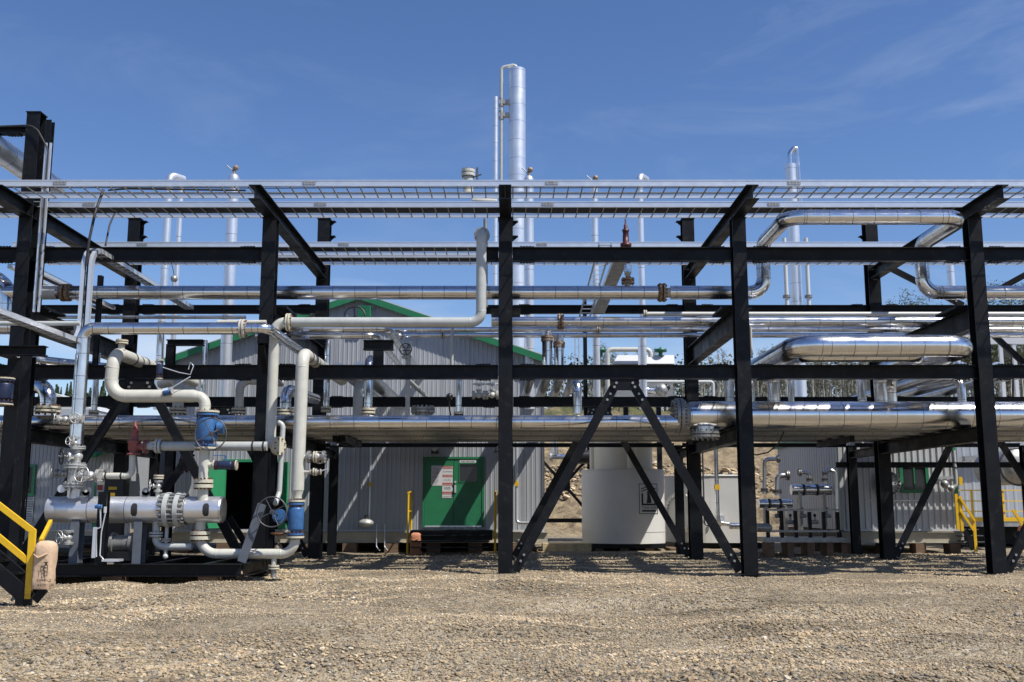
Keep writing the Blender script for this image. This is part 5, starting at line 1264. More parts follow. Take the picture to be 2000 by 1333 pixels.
m = MB(); m.box(P(208, 1096, Yi), P(232, 1093, Yi-.25), 'galv'); m.cyl(P(210, 1100, Yi-.1), P(222, 1100, Yi-.1), .03, 'galv', 8); t.part('junction_box', m); t.done()
t = T('equipment_skid', 'black steel skid frame with beams and grey brace under the silver vessel', 'skid'); z0, z1 = Z(1126, 21.1), Z(1102, 21.1); xe = Xp(471, 1110, 21.1)
m = MB(); m.ibeam((-14, 21.1, (z0+z1)/2), (xe, 21.1, (z0+z1)/2), z1-z0, .2, tf=.014); t.part('beam', m)
m = MB(); m.ibeam((-14, 24.6, (z0+z1)/2), (xe, 24.6, (z0+z1)/2), z1-z0, .2, tf=.014); t.part('beam', m)
m = MB(); m.ibeam((xe+.02, 21.2, (z0+z1)/2), (xe+.02, 24.5, (z0+z1)/2), z1-z0, .2, tf=.014); t.part('beam', m)
for px in (60, 160, 280, 390): m = MB(); x = Xp(px, 1110, 21.5); m.ibeam((x, 21.22, (z0+z1)/2-.01), (x, 24.48, (z0+z1)/2-.01), z1-z0-.05, .12, tf=.014); t.part('cross_member', m)
m = MB(); m.box((-14, 21.3, z0+.05), (xe-.2, 22.3, z0+.06), 'black_steel'); t.part('floor_plate', m)
m = MB(); m.bar(P(512, 985, 21.3), P(472, 1098, 21.3), (0, 1, 0), .085, .03, 'primer_steel'); t.part('brace', m)
m = MB(); m.bar(P(447, 1010, 23.6), P(484, 1070, 23.6), (0, 1, 0), .07, .03, 'black_steel'); t.part('brace', m)
m = MB(); m.bar(P(374, 885, 24.0), P(300, 990, 24.0), (0, 1, 0), .09, .03, 'black_steel'); t.part('brace', m)
for px in (330, 530): m = MB(); x = Xp(px, 950, 24.3); m.ibeam((x, 24.3, z1), (x, 24.3, z3b-.01), .2, .2, up=(0,1,0)); t.part('post', m)
for px in (80, 250, 430): m = MB(); x = Xp(px, 1130, 22); m.box((x-.2, 21.1, -.05), (x+.2, 21.5, z0-.002), 'wood'); t.part('support_block', m)
t.done()
t = T('booster_pump', 'dark pump with round casing behind the vessel legs', 'pump'); c = P(247, 1062, 22.6)
m = MB(); m.cyl(c-XA*.25, c+XA*.1, .18, 'galv_dark', 20); m.cyl(c+XA*.1, c+XA*.16, .24, 'galv_dark', 20); m.cyl(c-XA*.31, c-XA*.25, .24, 'galv_dark', 20); t.part('casing', m)
m = MB(); m.box((c.x-.45, 22.35, z1), (c.x+.4, 22.85, c.z-.16), 'black_paint'); t.part('pedestal', m)
m = MB(); m.cyl(c-XA*.95, c-XA*.34, .17, 'black_paint', 18); t.part('motor', m)
m = MB(); m.pipe([c+UP*.1, c+UP*.5], .06, 'white_paint', n=10); t.part('discharge', m); t.done()
t = T('control_cabinet', 'dark cabinet with yellow label behind the cream elbow pipe', 'cabinet'); a, b_ = P(205, 934, 24.8), P(250, 1000, 25.2)
m = MB(); m.box((a.x, 24.8, z1), (b_.x, 25.2, a.z), 'black_paint'); t.part('case', m)
m = MB(); m.box(P(212, 951, 24.79), P(228, 957, 24.785), 'yellow'); m.box(P(213, 963, 24.79), P(224, 972, 24.785), 'yellow'); t.part('label_plate', m); t.done()
m = MB(); m.pipe([(-13, 23.3, Z(1068, 23.3)), (Xp(95, 1068, 23.3), 23.3, Z(1068, 23.3))], .11, 'grey_pipe', n=14); m.cyl((Xp(20, 1068, 23.3), 23.3, Z(1068, 23.3)), (Xp(28, 1068, 23.3), 23.3, Z(1068, 23.3)), .13, 'white_paint', 14); solo('low_pipe', 'grey pipe low behind the yellow stair rail', 'pipe', m)
t = T('drain_fitting', 'short white capped drain under the vessel flange pair', 'pipe fitting'); m = MB(); x = Xp(324, 1070, Yz); m.cyl((x, Yz, zv-rv*.9), (x, Yz, Z(1085, Yz)), .04, 'grey_pipe', 10); t.part('pipe_run', m); m = MB(); m.sphere((x, Yz, Z(1087, Yz)), .06, 'white_paint', 10); m.flange((x, Yz, Z(1055, Yz)), UP, .1, .02, 'grey_pipe', nb=6); t.part('cap', m); t.done()

# ================================================================ RISERS AND SMALLER PIPES BETWEEN THE TIERS
def riser(label, px, py0, py1, Y, w, m_='clad', flg=None, top=None, group=None, seam=.6, name='riser', fm=None):
    fm = 'rust_steel' if group else 'flange_cream'
    x = Xp(px, (py0+py1)/2, Y); r = M(w, Y, (py0+py1)/2)/2; t = T(name, label, 'pipe', group); m = MB()
    pts = [(x, Y, Z(py1, Y)), (x, Y, Z(py0, Y))]
    if top: pts.append((x+top[0], Y+top[1], Z(py0, Y)+(top[2] if len(top) > 2 else 0)))
    m.pipe(pts, r, m_, bend=r*2.4, seam=seam if m_.startswith('clad') else 0, n=16, gores=True); t.part('pipe_run', m)
    if flg:
        m = MB(); m.flange((x, Y, Z(flg, Y)), UP, r*1.65 if not group else r*1.25, .05, fm, nb=10, gap=.03); t.part('flange', m)
    return t.done()
riser('cream elbow riser with wide flange just right of the upper blue valve', 468, 742, 800, 25.0, 17, 'cream', 803, (.9, .6))
riser('cream riser with wide flange just left of the upper blue valve', 349, 742, 800, 25.0, 21, 'cream', 803, (-.7, .8))
riser('clad elbow riser right behind the second column', 558, 760, 802, 25.0, 22, 'clad', 806, (.25, 2.5))
riser('clad riser with stained flange left of the lattice of diagonal pipes', 639, 665, 798, 25.6, 12, 'clad', 800)
riser('cream riser with rounded elbow on the front header', 699, 750, 812, 25.3, 19, 'grey_pipe', None, (0, 2.2))
riser('clad riser with cream flange on the front header', 720, 700, 803, 24.6, 17, 'clad', 803, (0, 3))
riser('narrow grey riser under the black handwheel', 797, 668, 812, 24.9, 9, 'grey_pipe')
riser('slim clad riser left of the centre column', 896, 735, 808, 24.6, 12, 'clad', 811)
riser('clad riser with bright elbow right of the centre column', 1128, 746, 808, 24.6, 17, 'clad', None, (-.05, 1.0))
riser('thin grey rod hanging from the middle tier left of centre', 883, 640, 738, 26.5, 6, 'grey_pipe')
riser('clad riser with blackened flange, left of a matching pair', 1069, 648, 742, 26.8, 20, 'clad', 662, None, 'pair of clad risers right of the centre column')
riser('clad riser with blackened flange, right of a matching pair', 1092, 655, 742, 26.8, 19, 'clad', 674, None, 'pair of clad risers right of the centre column')
for k, (px, w, lab) in enumerate(((1032, 16, 'first'), (1062, 18, 'second'), (1088, 18, 'third'), (1112, 14, 'fourth'))):
    a = P(px+6, 735, 27.0+.2*k); b_ = P(px-12, 790, 32.5); m = MB(); m.pipe([a, b_], M(w, 29, 760)/2, 'clad_dull', seam=.6, n=14); solo('sloping_pipe', lab+' from the left of four dull clad pipes leaning between the second beams', 'pipe', m, 'four leaning pipes right of the centre column')
riser('paired slim clad riser right of the inner loop leg', 1545, 742, 800, 26.0, 12, 'clad')
riser('clad riser with rounded top near the rightmost column', 1878, 740, 795, 25.4, 16, 'clad', None, (-.3, 1.8))
riser('clad riser between the loop legs beside the far column', 1683, 742, 795, 25.8, 17, 'clad')
riser('rusty topped riser close left of the fourth column', 1425, 735, 790, 27, 18, 'clad_dull')
riser('thin white pipe right of the fourth column in the middle tier', 1467, 640, 700, 26, 5, 'cream')
riser('clad drop riser left of the first far column', 187, 690, 805, 25.2, 12, 'clad', 808)
riser('clad riser behind the second beam left of the gabled roof', 399, 665, 770, 27.0, 9, 'clad')
riser('large clad elbow riser with orange stained flange at far left', 95, 752, 795, 23.9, 30, 'clad', 800, (-.8, .4))
riser('thick clad bent riser leaving the picture at the left edge', 14, 545, 625, 24.3, 44, 'clad', None, (-1.6, 0))
for k, (px, py, lab) in enumerate(((1760, 768, 'front'), (1800, 776, 'middle'), (1950, 765, 'rear'))):
    a = Vector((Xp(1880+70*k, 740, 24.5), 24.5, z2t+.14)); m = MB(); m.pipe([a, (a.x, 44, z2t+.14)], .15, 'clad_dull', seam=.7, n=16); solo('cross_pipe', lab+' of three clad pipes running away to the plant behind the right bay', 'pipe', m, 'clad pipes running back at the right')
m = MB(); xx = Xp(22, 310, 24); m.pipe([(xx, 10, Z(310, 24)), (xx, 26.4, Z(310, 24))], .30, 'clad_dull', seam=.8, n=24); solo('flue_duct', 'fat dull clad duct passing overhead at the top left corner', 'duct', m)
m = MB(); xx = Xp(75, 700, 22); m.pipe([(xx-.9, 12, Z(655, 20)), (xx-.9, 23.5, Z(655, 20)), (xx+1.6, 26.5, Z(655, 20))], .12, 'clad', seam=.6, n=16, bend=.5); solo('feed_pipe', 'clad pipe coming towards the viewer below the left tray', 'pipe', m)
# diagonal stubs in the middle
m = MB(); m.pipe([P(797, 742, 26), P(832, 775, 31)], .06, 'grey_pipe', n=10); solo('branch_pipe', 'thin grey branch leaning back from the narrow riser', 'pipe', m)
gate_valve('black handwheel valve on a clad stub just below the middle tier', P(793, 695, 24.9), UP, UP, .09, 'silver_valve', 'black_paint', .0, done=True) if False else None
t = gate_valve('valve with small upright black handwheel below the middle tier', P(794, 688, 24.9), UP, (0, -.98, .18), .11, 'silver_valve', 'black_paint', .145, hl=.0)
m = MB(); c = P(693, 618, 26.4); m.wheel(c, (.1, -1, .2), M(20, 26.4, 618), 'black_paint', 3); m.cyl(c, c-UP*.45, .04, 'black_paint', 8); m.sphere(c-UP*.4+YA*.1, .14, 'cream', 10); solo('large_handwheel', 'large black handwheel rising behind the pale painted pipe', 'valve', m)
m = MB(); c = P(777, 655, 27); m.wheel(c, (.3, -1, .1), .14, 'black_paint', 5); m.sphere(c+YA*.2, .1, 'galv_dark', 10); solo('small_handwheel', 'small dark handwheel partly hidden behind the turning pipes', 'valve', m)
t = T('stub_flange', 'dark upright blind flange on the lowest tier left of the centre column', 'flange'); c = P(826, 803, 25.3); m = MB(); m.cyl(c-UP*.25, c, .2, 'galv_dark', 18); t.part('stub', m); m = MB(); m.flange(c+UP*.02, UP, .30, .05, 'galv_dark', nb=14, bm='galv_dark'); t.part('flange', m); t.done()
for px in (935, 961): gate_valve('cream gate valve with flat handwheel %s the centre column' % ('two steps left of' if px < 950 else 'next left of'), P(px, 772, 27.5), XA, UP, .12, 'cream', 'white_paint', .16, hl=1.0, group='pair of cream valves')
m = MB(); c = P(878, 775, 25.5); m.sphere(c, .09, 'black_paint', 10); m.tube([c, c-UP*.3, c-UP*.55+XA*.05], .02, 'black_paint', 6); solo('gauge', 'black round gauge on a thin stalk above the front header', 'gauge', m)
t = ball_valve('instrument_valve', 'dark blue small valve pair in the vertical line above the S bend pipe', P(312, 722, 22.0), UP, .34, .075, 'navy_valve', fl='flange_cream'); m = MB(); m.tube([P(318, 718, 21.9), P(350, 728, 21.9), P(372, 732, 21.9), P(378, 715, 21.9), P(372, 708, 21.9), P(368, 722, 21.9)], .012, 'galv', 6); t.part('tubing', m); t.done()
t = ball_valve('instrument_valve', 'small blue and silver valve sitting on the horizontal cream pipe', P(328, 767, 21.3), (1, -.3, .2), .16, .06, 'blue_valve', fl='silver_valve'); m = MB(); m.tube([P(330, 762, 21.3), P(345, 752, 21.3), P(372, 736, 21.4)], .012, 'galv', 6); t.part('tubing', m); t.done()
riser('slim clad pipe dropping into the dark blue instrument valve', 313, 640, 712, 22.0, 12, 'clad')
m = MB(); c = P(340, 545, 27); m.sphere(c, .10, 'galv_dark', 10); m.cyl(c-UP*.35, c, .05, 'galv', 8); m.tube([c+UP*.08, c+Vector((-.05, 0, .3)), c+Vector((-.1, 0, .45))], .01, 'rubber', 6); solo('sensor_head', 'small round sensor head on the clad pipe at left', 'sensor', m)
ball_valve('actuated_valve', 'navy valve with orange stain at the left picture edge', P(8, 765, 22.5), UP, .5, .2, 'navy_valve').done()
relief('relief_valve', 'small dark relief valve low between the left braces', P(352, 925, 25.5), .45, 'dark_red_valve', (1, 0, 0))

# added tray-shaped covers hidden behind the pipe bank, shading walls, door and tank
for (px, w_, lab) in ((985, .62, 'right of the closed green door'), (838, 2.2, 'widest of all of them'), (1052, .3, 'at the right corner of the wall'), (716, .9, 'above the wall separator'), (662, .3, 'nearest the second far column')):
    x = Xp(px, 868, 34); ztray('added shade cover between rack and gabled building, '+lab, (x, YT+.2, 3.92), (x, YA_-.03, 3.92), w_, True)
x = Xp(1285, 860, 35); ztray('wide added shade cover above the cream tank basin', (x, YF+.3, 4.12), (x, 37.0, 4.12), 3.0, True)
x = Xp(1745, 860, 32); ztray('added shade cover between rack and the pale corrugated building', (x+.2, YF+.3, 3.75), (x+.2, YC+2.0, 4.2), 1.0, True)

# ================================================================ TALL STACKS BEHIND
def stack(label, px, pyt, Y, w, m_='clad_stack', dome=True, cat='stack', extra=None, py1=800, pw=None, name='process_stack'):
    x = Xp(px, pyt+40, Y); r = M(w, Y, pyt+60)/2; t = T(name, label, cat); m = MB(); zt = Z(pyt, Y); zb = Z(py1, Y)
    m.pipe([(x, Y, .2 if Y > 40 else zb), (x, Y, zt)], r, m_, seam=.9 if m_.startswith('clad') else 0, n=24)
    if dome: m.lathe((x, Y, zt), UP, [(0, r), (r*.35, r*.93), (r*.7, r*.7), (r*.92, r*.35), (r, 0)], m_, 24)
    t.part('shell', m)
    if extra: extra(t, x, Y, zt, r)
    return t.done()
def topvalve(t, x, Y, z, r): m = MB(); m.cyl((x, Y, z+r*.8), (x, Y, z+r+.15), .05, 'rust_steel', 8); m.sphere((x+.05, Y, z+r+.2), .10, 'rust_steel', 8); m.tube([(x-.05, Y, z+r+.1), (x-.25, Y, z+r+.28)], .02, 'galv_dark', 6); t.part('vent_valve', m)
def bend_top(t, x, Y, z, r): m = MB(); m.pipe([(x, Y, z-.05), (x, Y, z+.18), (x+.3, Y+.5, z+.18)], r, 'clad_stack', bend=r*2, n=16); t.part('elbow', m)
stack('slim clad stack with rounded bend top left of the second column', 329, 352, 33, 15, dome=False, extra=bend_top)
stack('thinnest clad stack just right of the bend topped one', 352, 365, 33, 10)
stack('clad stack with domed top and little vent valve', 455, 350, 33, 22, extra=topvalve)
def flt(t, x, Y, z, r):
    m = MB(); m.flange((x, Y, z+.02), UP, r*1.35, .10, 'cream', nb=12, bm='seam', gap=.03); t.part('flange', m); m = MB(); m.tube([(x+r*1.8, Y, z-.5), (x+r*1.8, Y, z+.22)], .03, 'seam', 6); m.tube([(x+r*1.2, Y, z-.1), (x+r*2.6, Y, z-.02)], .025, 'seam', 6); t.part('davit', m)
    m = MB(); m.cyl((x+.15, Y-.1, z-.95), (x+.95, Y-.1, z-1.0), .10, 'cream', 12); m.cyl((x, Y, z-.78), (x, Y, z-.68), r*1.5, 'cream', 20); t.part('ring', m)
stack('short cream column with bolted lid and davit', 914, 340, 33, 20, 'cream', dome=False, extra=flt, py1=378, name='manway_column')
def goose(t, x, Y, z, r):
    m = MB(); gx_ = Xp(979, 200, Y-.2); m.pipe([(x-.02, Y, z+.05), (x-.02, Y, z+.28), (gx_, Y, z+.12), (gx_, Y, Z(360, Y)), (gx_, Y, Z(700, Y))], .085, 'grey_pipe', bend=.22, n=12); t.part('vent_line', m)
    m = MB(); m.cyl((x, Y, z), (x, Y, z+.12), .16, 'grey_pipe', 14); t.part('nozzle', m)
    for py in (199, 224):
        zz = Z(py, Y); m = MB(); m.box((gx_-.12, Y-.12, zz-.14), (x-r*.9, Y+.12, zz+.06), 'galv_dark'); m.cyl((gx_, Y, zz-.25), (gx_, Y, zz+.18), .13, 'galv_dark', 10); t.part('bracket', m)
stack('tall wide clad tower with gooseneck vent line rising above everything', 1010, 137, 48, 33, dome=False, cat='tower', extra=goose, name='absorber_tower')
stack('tall thin clad stack beside the wide tower', 968, 190, 47, 9, dome=False)
stack('domed clad stack right against the wide tower', 1033, 352, 34, 19, extra=topvalve)
stack('clad stack with small vent seen over the trays right of centre', 1161, 366, 33, 14, extra=topvalve)
stack('clad stack with bent round top behind the dark red relief valve', 1250, 352, 34, 13, dome=False, extra=bend_top)
def tw2(t, x, Y, z, r):
    m = MB(); m.pipe([(x-.05, Y-.1, z), (x-.05, Y-.1, z+.5), (x+.28, Y-.1, z+.9), (x+.36, Y-.1, z-2)], .11, 'clad', n=12, bend=.3); t.part('vent_line', m)
    for dx in (-.55, .42): m = MB(); m.pipe([(x+dx, Y-.4, Z(600, Y)), (x+dx, Y-.4, Z(470, Y))], .09, 'white_paint', n=10); m.flange((x+dx, Y-.4, Z(583, Y)), UP, .17, .04, 'galv_dark', nb=6); t.part('side_pipe', m)
stack('clad tower with looped vent pipe in the right half of the sky', 1546, 322, 45, 22, dome=False, cat='tower', extra=tw2, name='regeneration_tower')
stack('slim clad stack behind the rightmost far column', 1857, 500, 36, 14, dome=False)
m = MB(); t = T('ladder_post', 'black post with white cable ladder right of the clad riser pair', 'post'); x = Xp(1139, 700, 31.5); m.box((x, 31.4, z3t), (x+.12, 31.5, Z(575, 31.4)), 'black_steel'); t.part('post', m); m = MB(); m.box((x-.15, 31.42, z2t), (x-.12, 31.45, Z(640, 31.4)), 'galv'); m.box((x-.27, 31.42, z2t), (x-.24, 31.45, Z(640, 31.4)), 'galv')
for k in range(9): m.box((x-.24, 31.43, z2t+.3+.28*k), (x-.15, 31.44, z2t+.32+.28*k), 'galv')
t.part('ladder', m); t.done()

# ================================================================ AERIAL COOLER BEHIND
t = T('aerial_cooler', 'white box shaped cooler unit with cream frame pipe behind the rack', 'cooler'); Yk = 42
m = MB(); a, b_ = P(1195, 694, Yk), P(1318, 776, Yk); zt5 = Z(712, Yk)
vs = [(a.x+.25, Yk, a.z), (b_.x, Yk, a.z), (b_.x, Yk+3, a.z), (a.x+.25, Yk+3, a.z), (a.x, Yk-.2, zt5), (b_.x, Yk-.2, zt5), (b_.x, Yk+3, zt5), (a.x, Yk+3, zt5)]
m.add(vs, [(0,1,2,3), (4,5,1,0), (5,6,2,1), (7,4,0,3), (6,7,3,2), (7,6,5,4)], 'wall_light'); t.part('header_box', m)
m = MB(); m.box((a.x+.1, Yk, b_.z), (b_.x-.05, Yk+2.9, zt5-.01), 'galv_dark'); t.part('casing', m)
m = MB(); m.pipe([(a.x-.22, Yk-.4, Z(776, Yk)), (a.x-.22, Yk-.4, Z(686, Yk)), (Xp(1268, 686, Yk), Yk-.4, Z(686, Yk)), (Xp(1268, 686, Yk), Yk-.4, Z(700, Yk))], .10, 'cream', bend=.2, n=10); t.part('frame_pipe', m)
for px, Yg in ((1290, Yk), (1173, Yk)):
    m = MB(); c = P(px, 684, Yg); m.lathe(c, UP, [(-.28, .07), (-.1, .09), (-.08, .26), (.03, .26), (.06, .05), (.12, .04)], 'green_valve', 12); t.part('green_valve', m)
m = MB(); m.pipe([P(1262, 746, Yk-.6), P(1393, 746, Yk-.6), P(1393, 776, Yk-.6)], .06, 'white_paint', n=8, bend=.12); t.part('handrail', m)
m = MB(); m.box((a.x+.5, Yk+.5, 0), (a.x+.7, Yk+.7, b_.z), 'black_steel'); m.box((b_.x-.7, Yk+.5, 0), (b_.x-.5, Yk+.7, b_.z), 'black_steel'); t.part('legs', m); t.done()
t = T('clad_branch', 'clad elbow pipe with dark insulated valve in front of the cooler', 'pipe'); m = MB(); m.pipe([P(1253, 640, 38), P(1253, 764, 38), P(1290, 764, 38)], .13, 'clad', bend=.3, n=14, seam=.6); t.part('pipe_run', m); m = MB(); m.sphere(P(1292, 762, 37.8), .25, 'galv_dark', 12); m.sphere(P(1302, 757, 37.8), .14, 'black_paint', 10); t.part('valve', m); t.done()
# piece of structure at the far right
t = T('light_frame', 'pale grey frame with window like panel at the right edge above the header', 'frame'); m = MB(); Yk = 40
for px in (1954, 1980): a = P(px, 665, Yk); m.box((a.x-.07, Yk, Z(790, Yk)), (a.x+.07, Yk+.1, a.z), 'wall_light')
a, b_ = P(1925, 665, Yk), P(2020, 672, Yk); m.box((a.x, Yk-.02, b_.z), (b_.x, Yk+.12, a.z+.1), 'wall_light'); t.part('frame', m)
m = MB(); m.box(P(1960, 672, Yk+.03), P(1974, 700, Yk+.06), 'dark_interior'); t.part('panel', m); t.done()

# ================================================================ EXCHANGER SKID BESIDE THE RIGHT BUILDING
t = T('exchanger_skid', 'small skid with two clad exchangers and looping pipes beside the right building', 'skid'); Ye = 31.6
def hx(px0, px1, py, w, lab, Y):
    m = MB(); r = M(w, Y, py)/2; z = Z(py, Y); a, b_ = Xp(px0, py, Y), Xp(px1, py, Y); m.tube([(a, Y, z), (b_, Y, z)], r, 'clad', 24); m.lathe((b_, Y, z), XA, [(0, r), (.03, r*.9), (.03, 0)], 'clad_dull', 24)
    for px in (px0+(px1-px0)*.28, px0+(px1-px0)*.62): x = Xp(px, py, Y); m.tube([(x, Y, z), (x+.05, Y, z)], r*1.12, 'rubber', 24); m.tube([(x+.055, Y, z), (x+.09, Y, z)], r*1.05, 'galv_dark', 24)
    i_ = t.part('exchanger', m, label=lab)
    for px in (px0+(px1-px0)*.2, px0+(px1-px0)*.8): m = MB(); x = Xp(px, py, Y); m.box((x-.04, Y-.15, .75), (x+.04, Y+.15, z-r*.7), 'galv_dark'); t.part('saddle', m, i_)
hx(1545, 1622, 957, 20, 'upper exchanger', Ye+.2); hx(1482, 1545, 984, 17, 'lower exchanger', Ye)
for pts, r_ in (((P(1493, 965, Ye), P(1493, 897, Ye), P(1520, 897, Ye)), .06), ((P(1518, 968, Ye), P(1518, 929, Ye), P(1538, 929, Ye)), .08), ((P(1582, 945, Ye), P(1582, 923, Ye), P(1562, 923, Ye)), .06), ((P(1611, 945, Ye), P(1611, 919, Ye), P(1632, 919, Ye), P(1634, 1020, Ye)), .055)):
    m = MB(); m.pipe(pts, r_, 'clad_dull', bend=.15, n=12); i_ = t.part('pipe_run', m); m = MB()
    m.flange(Vector(pts[0])+UP*.12, UP, r_*1.9, .03, 'galv_dark', nb=6); t.part('flange', m, i_); m = MB(); m.flange(Vector(pts[-1]) if len(pts) == 3 else Vector(pts[1])+UP*-.1, XA if len(pts) == 3 else UP, r_*1.9, .03, 'galv_dark', nb=6); t.part('flange', m, i_)
m = MB(); m.box((Xp(1486, 1040, Ye), Ye-.5, .42), (Xp(1640, 1040, Ye), Ye+.6, .56), 'galv_dark'); m.box((Xp(1486, 1040, Ye), Ye-.52, .72), (Xp(1628, 1040, Ye), Ye-.44, .78), 'galv_dark')
for k in range(6): x = Xp(1492+27*k, 1020, Ye); m.box((x-.05, Ye-.5, .56), (x+.05, Ye-.4, Z(996 if k < 3 else 1000, Ye)), 'black_steel')
m.box((Xp(1490, 997, Ye), Ye-.54, Z(998, Ye)), (Xp(1632, 997, Ye), Ye-.38, Z(994, Ye)), 'galv_dark'); t.part('frame', m)
for k in range(4): m = MB(); x = Xp(1500+38*k, 1075, Ye); m.box((x-.1, Ye-.4, -.1), (x+.1, Ye+.3, .418), 'wood'); t.part('support_block', m)
m = MB()
for k in range(5): c = P(1520+24*k, 1008+(k % 2)*12, Ye-.3); m.cyl(c-XA*.1, c+XA*.1, .06, 'galv_dark', 10); m.cyl(c, c+UP*.18, .03, 'galv_dark', 8); m.sphere(c+UP*.2, .05, 'black_paint', 8)
t.part('trim_valves', m); t.done()
m = MB(); m.cyl(P(1478, 1031, 31), P(1500, 1031, 31), .13, 'galv_dark', 14); m.sphere(P(1501, 1031, 31), .12, 'galv_dark', 10); solo('capped_pipe', 'grey capped pipe end just right of the fourth column near the ground', 'pipe', m)
m = MB(); m.pipe([P(1425, 1028, 34), P(1470, 1028, 34)], .10, 'clad', n=12, seam=.15); solo('flex_pipe', 'ribbed clad pipe left of the fourth column near the ground', 'pipe', m)
m = MB(); c = P(1988, 912, 34.5); m.cyl(c, c+YA*2, .60, 'galv_dark', 28); m.lathe(c, -YA, [(0, .6), (.12, .52), (.2, .3), (.23, 0)], 'galv_dark', 24); m.tube([c+Vector((.62*math.cos(a), 0, .62*math.sin(a))) for a in [2*math.pi*k/24 for k in range(24)]], .03, 'seam', 6, closed=True); solo('vessel_end', 'round grey vessel end high behind the rightmost column', 'vessel', m)
m = MB(); m.tube([P(1531, 843, 24.6), P(1520, 868, 24.8), P(1500, 884, 24.8), P(1478, 889, 24.8), P(1440, 880, 25)], .018, 'rubber', 6); solo('drooping_cable', 'black cable drooping below the thick header pipe', 'cable', m)
m = MB(); m.tube([P(1003, 874, 23.4)+Vector((0, 0, 0)), P(965, 884, 23.0), P(968, 878, 22.8), P(972, 872, 22.85)], .012, 'rubber', 6); solo('wire_loop', 'short wire loop hanging at the centre column', 'cable', m)

# ================================================================ FOREGROUND STAIR, BAGS
Yy = 16.3
t = T('entry_stair', 'black steel stair with yellow handrails cut off by the left picture edge', 'stairs')
def rail(p, q, hw=.045): m = MB(); m.bar(p, q, Vector((0, -1, 0)), hw, .022, 'yellow'); m.bar(Vector(p)+YA*.045, Vector(q)+YA*.045, Vector((0, -1, 0)), hw*.35, .022, 'yellow'); return m
t.part('handrail', rail(P(-80, 927, Yy), P(67, 1040, Yy)))
t.part('handrail', rail(P(-80, 985, Yy), P(54, 1096, Yy)))
m = MB(); m.bar(P(64, 1036, Yy), P(55, 1170, Yy), (0, -1, 0), .048, .03, 'yellow'); t.part('post', m)
m = MB(); m.bar(P(82, 1062, Yy+1.2), P(79, 1130, Yy+1.2), (0, -1, 0), .035, .025, 'yellow'); t.part('post', m)
m = MB(); m.bar(P(80, 1057, Yy+1.2), P(99, 1019, Yy+2.6), (0, 0, 1), .03, .035, 'yellow'); t.part('handrail', m)
m = MB(); a, b_ = P(-90, 1045, Yy), P(58, 1172, Yy); m.bar(a, b_, (0, -1, 0), .12, .02, 'black_steel'); m.box(P(30, 1160, Yy-.03), P(63, 1182, Yy+.03), 'black_steel'); t.part('stringer', m); m = MB(); m.bar(a+YA*.45, b_+YA*.45, (0, -1, 0), .12, .02, 'black_steel'); t.part('stringer', m)
m = MB()
for k in range(4): q = a+(b_-a)*(.25+.2*k); m.box(q+Vector((-.14, .02, .02)), q+Vector((.14, .44, .05)), 'black_steel')
t.part('tread', m); t.done()
def bag(label, c, w, h, d, m_, flap=False, words=False):
    t = T('extinguisher_bag', label, 'bag', 'fire extinguisher cover bags'); c = Vector(c); rings = []; rr_ = random.Random(4)
    prof = [(0, .94), (.04, 1.0), (.2, 1.0), (.4, .97), (.6, .98), (.75, 1.0), (.86, .96), (.94, .84), (.985, .56), (1.0, .08)]
    for k, (f_, s_) in enumerate(prof):
        ring = []
        for j in range(28):
            a = 2*math.pi*j/28; e_ = .45; ca, sa = math.cos(a), math.sin(a)
            wob = 1+.045*math.sin(3*a+f_*9)+.035*math.sin(7*a-f_*15)
            ring.append(c+Vector((math.copysign(abs(ca)**e_, ca)*w/2*s_*wob+f_*.02+(1-f_)*.01, math.copysign(abs(sa)**e_, sa)*d/2*s_*wob, h*f_)))
        rings.append(ring)
    m = MB(); m.grid(rings, m_); m.add(rings[0], [tuple(reversed(range(28)))], m_); t.part('cover', m)
    m = MB(); m.tube([c+Vector((-w*.42, -d*.40, h*.72)), c+Vector((-w*.1, -d*.56, h*.64)), c+Vector((w*.25, -d*.52, h*.72)), c+Vector((w*.42, -d*.40, h*.75))], [.008, .02, .018, .006], m_, 8); t.part('flap', m)
    if words:
        f = c+Vector((w*.16, -d/2*1.09, 0)); m = MB()
        m.text('EXTINGUISHER', .062, f+Vector((-w*.26, 0, h*.15)), XA, UP, 'black_paint', align='LEFT', depth=.012); m.text('KEEP CLEAR', .062, f+Vector((-w*.20, 0, h*.055)), XA, UP, 'black_paint', align='LEFT', depth=.012)
        xl_ = c.x+w*.45
        m.v = [(v[0], v[1], v[2]) if v[0] <= xl_ else (c.x+w*.5+.012, v[1]+(v[0]-xl_), v[2]) for v in m.v]
        x, z = f.x+.02, c.z+h*.27; y = f.y-.010
        for (x0, z0_, x1, z1_) in ((0, 0, .01, .17), (.05, 0, .06, .17), (0, 0, .06, .01), (0, .06, .06, .07), (0, .12, .06, .13), (0, .16, .06, .17), (.015, .17, .045, .2), (-.01, .2, .055, .215), (-.05, .06, -.04, .15), (-.05, .15, -.01, .16)): m.box((x+x0, y-.002, z+z0_), (x+x1, y, z+z1_), 'black_paint')
        t.part('print', m)
    t.done()
pb = P(82, 1150, Yy); bag('tan extinguisher cover bag with black print hanging on the yellow stair post', (pb.x+.015, Yy-.02, pb.z), .30, Z(1056, Yy)-pb.z, .26, 'bag_tan', words=True)
pb = P(810, 1083, 32.3); bag('orange brown cover bag on the gravel beside the door landing', (pb.x, 32.4, .0), .34, .68, .3, 'bag_orange')
pb = P(2003, 1075, 33.6); bag('orange cover bag at the right picture edge behind the last column', (pb.x, 33.6, .1), .36, .8, .3, 'bag_orange')

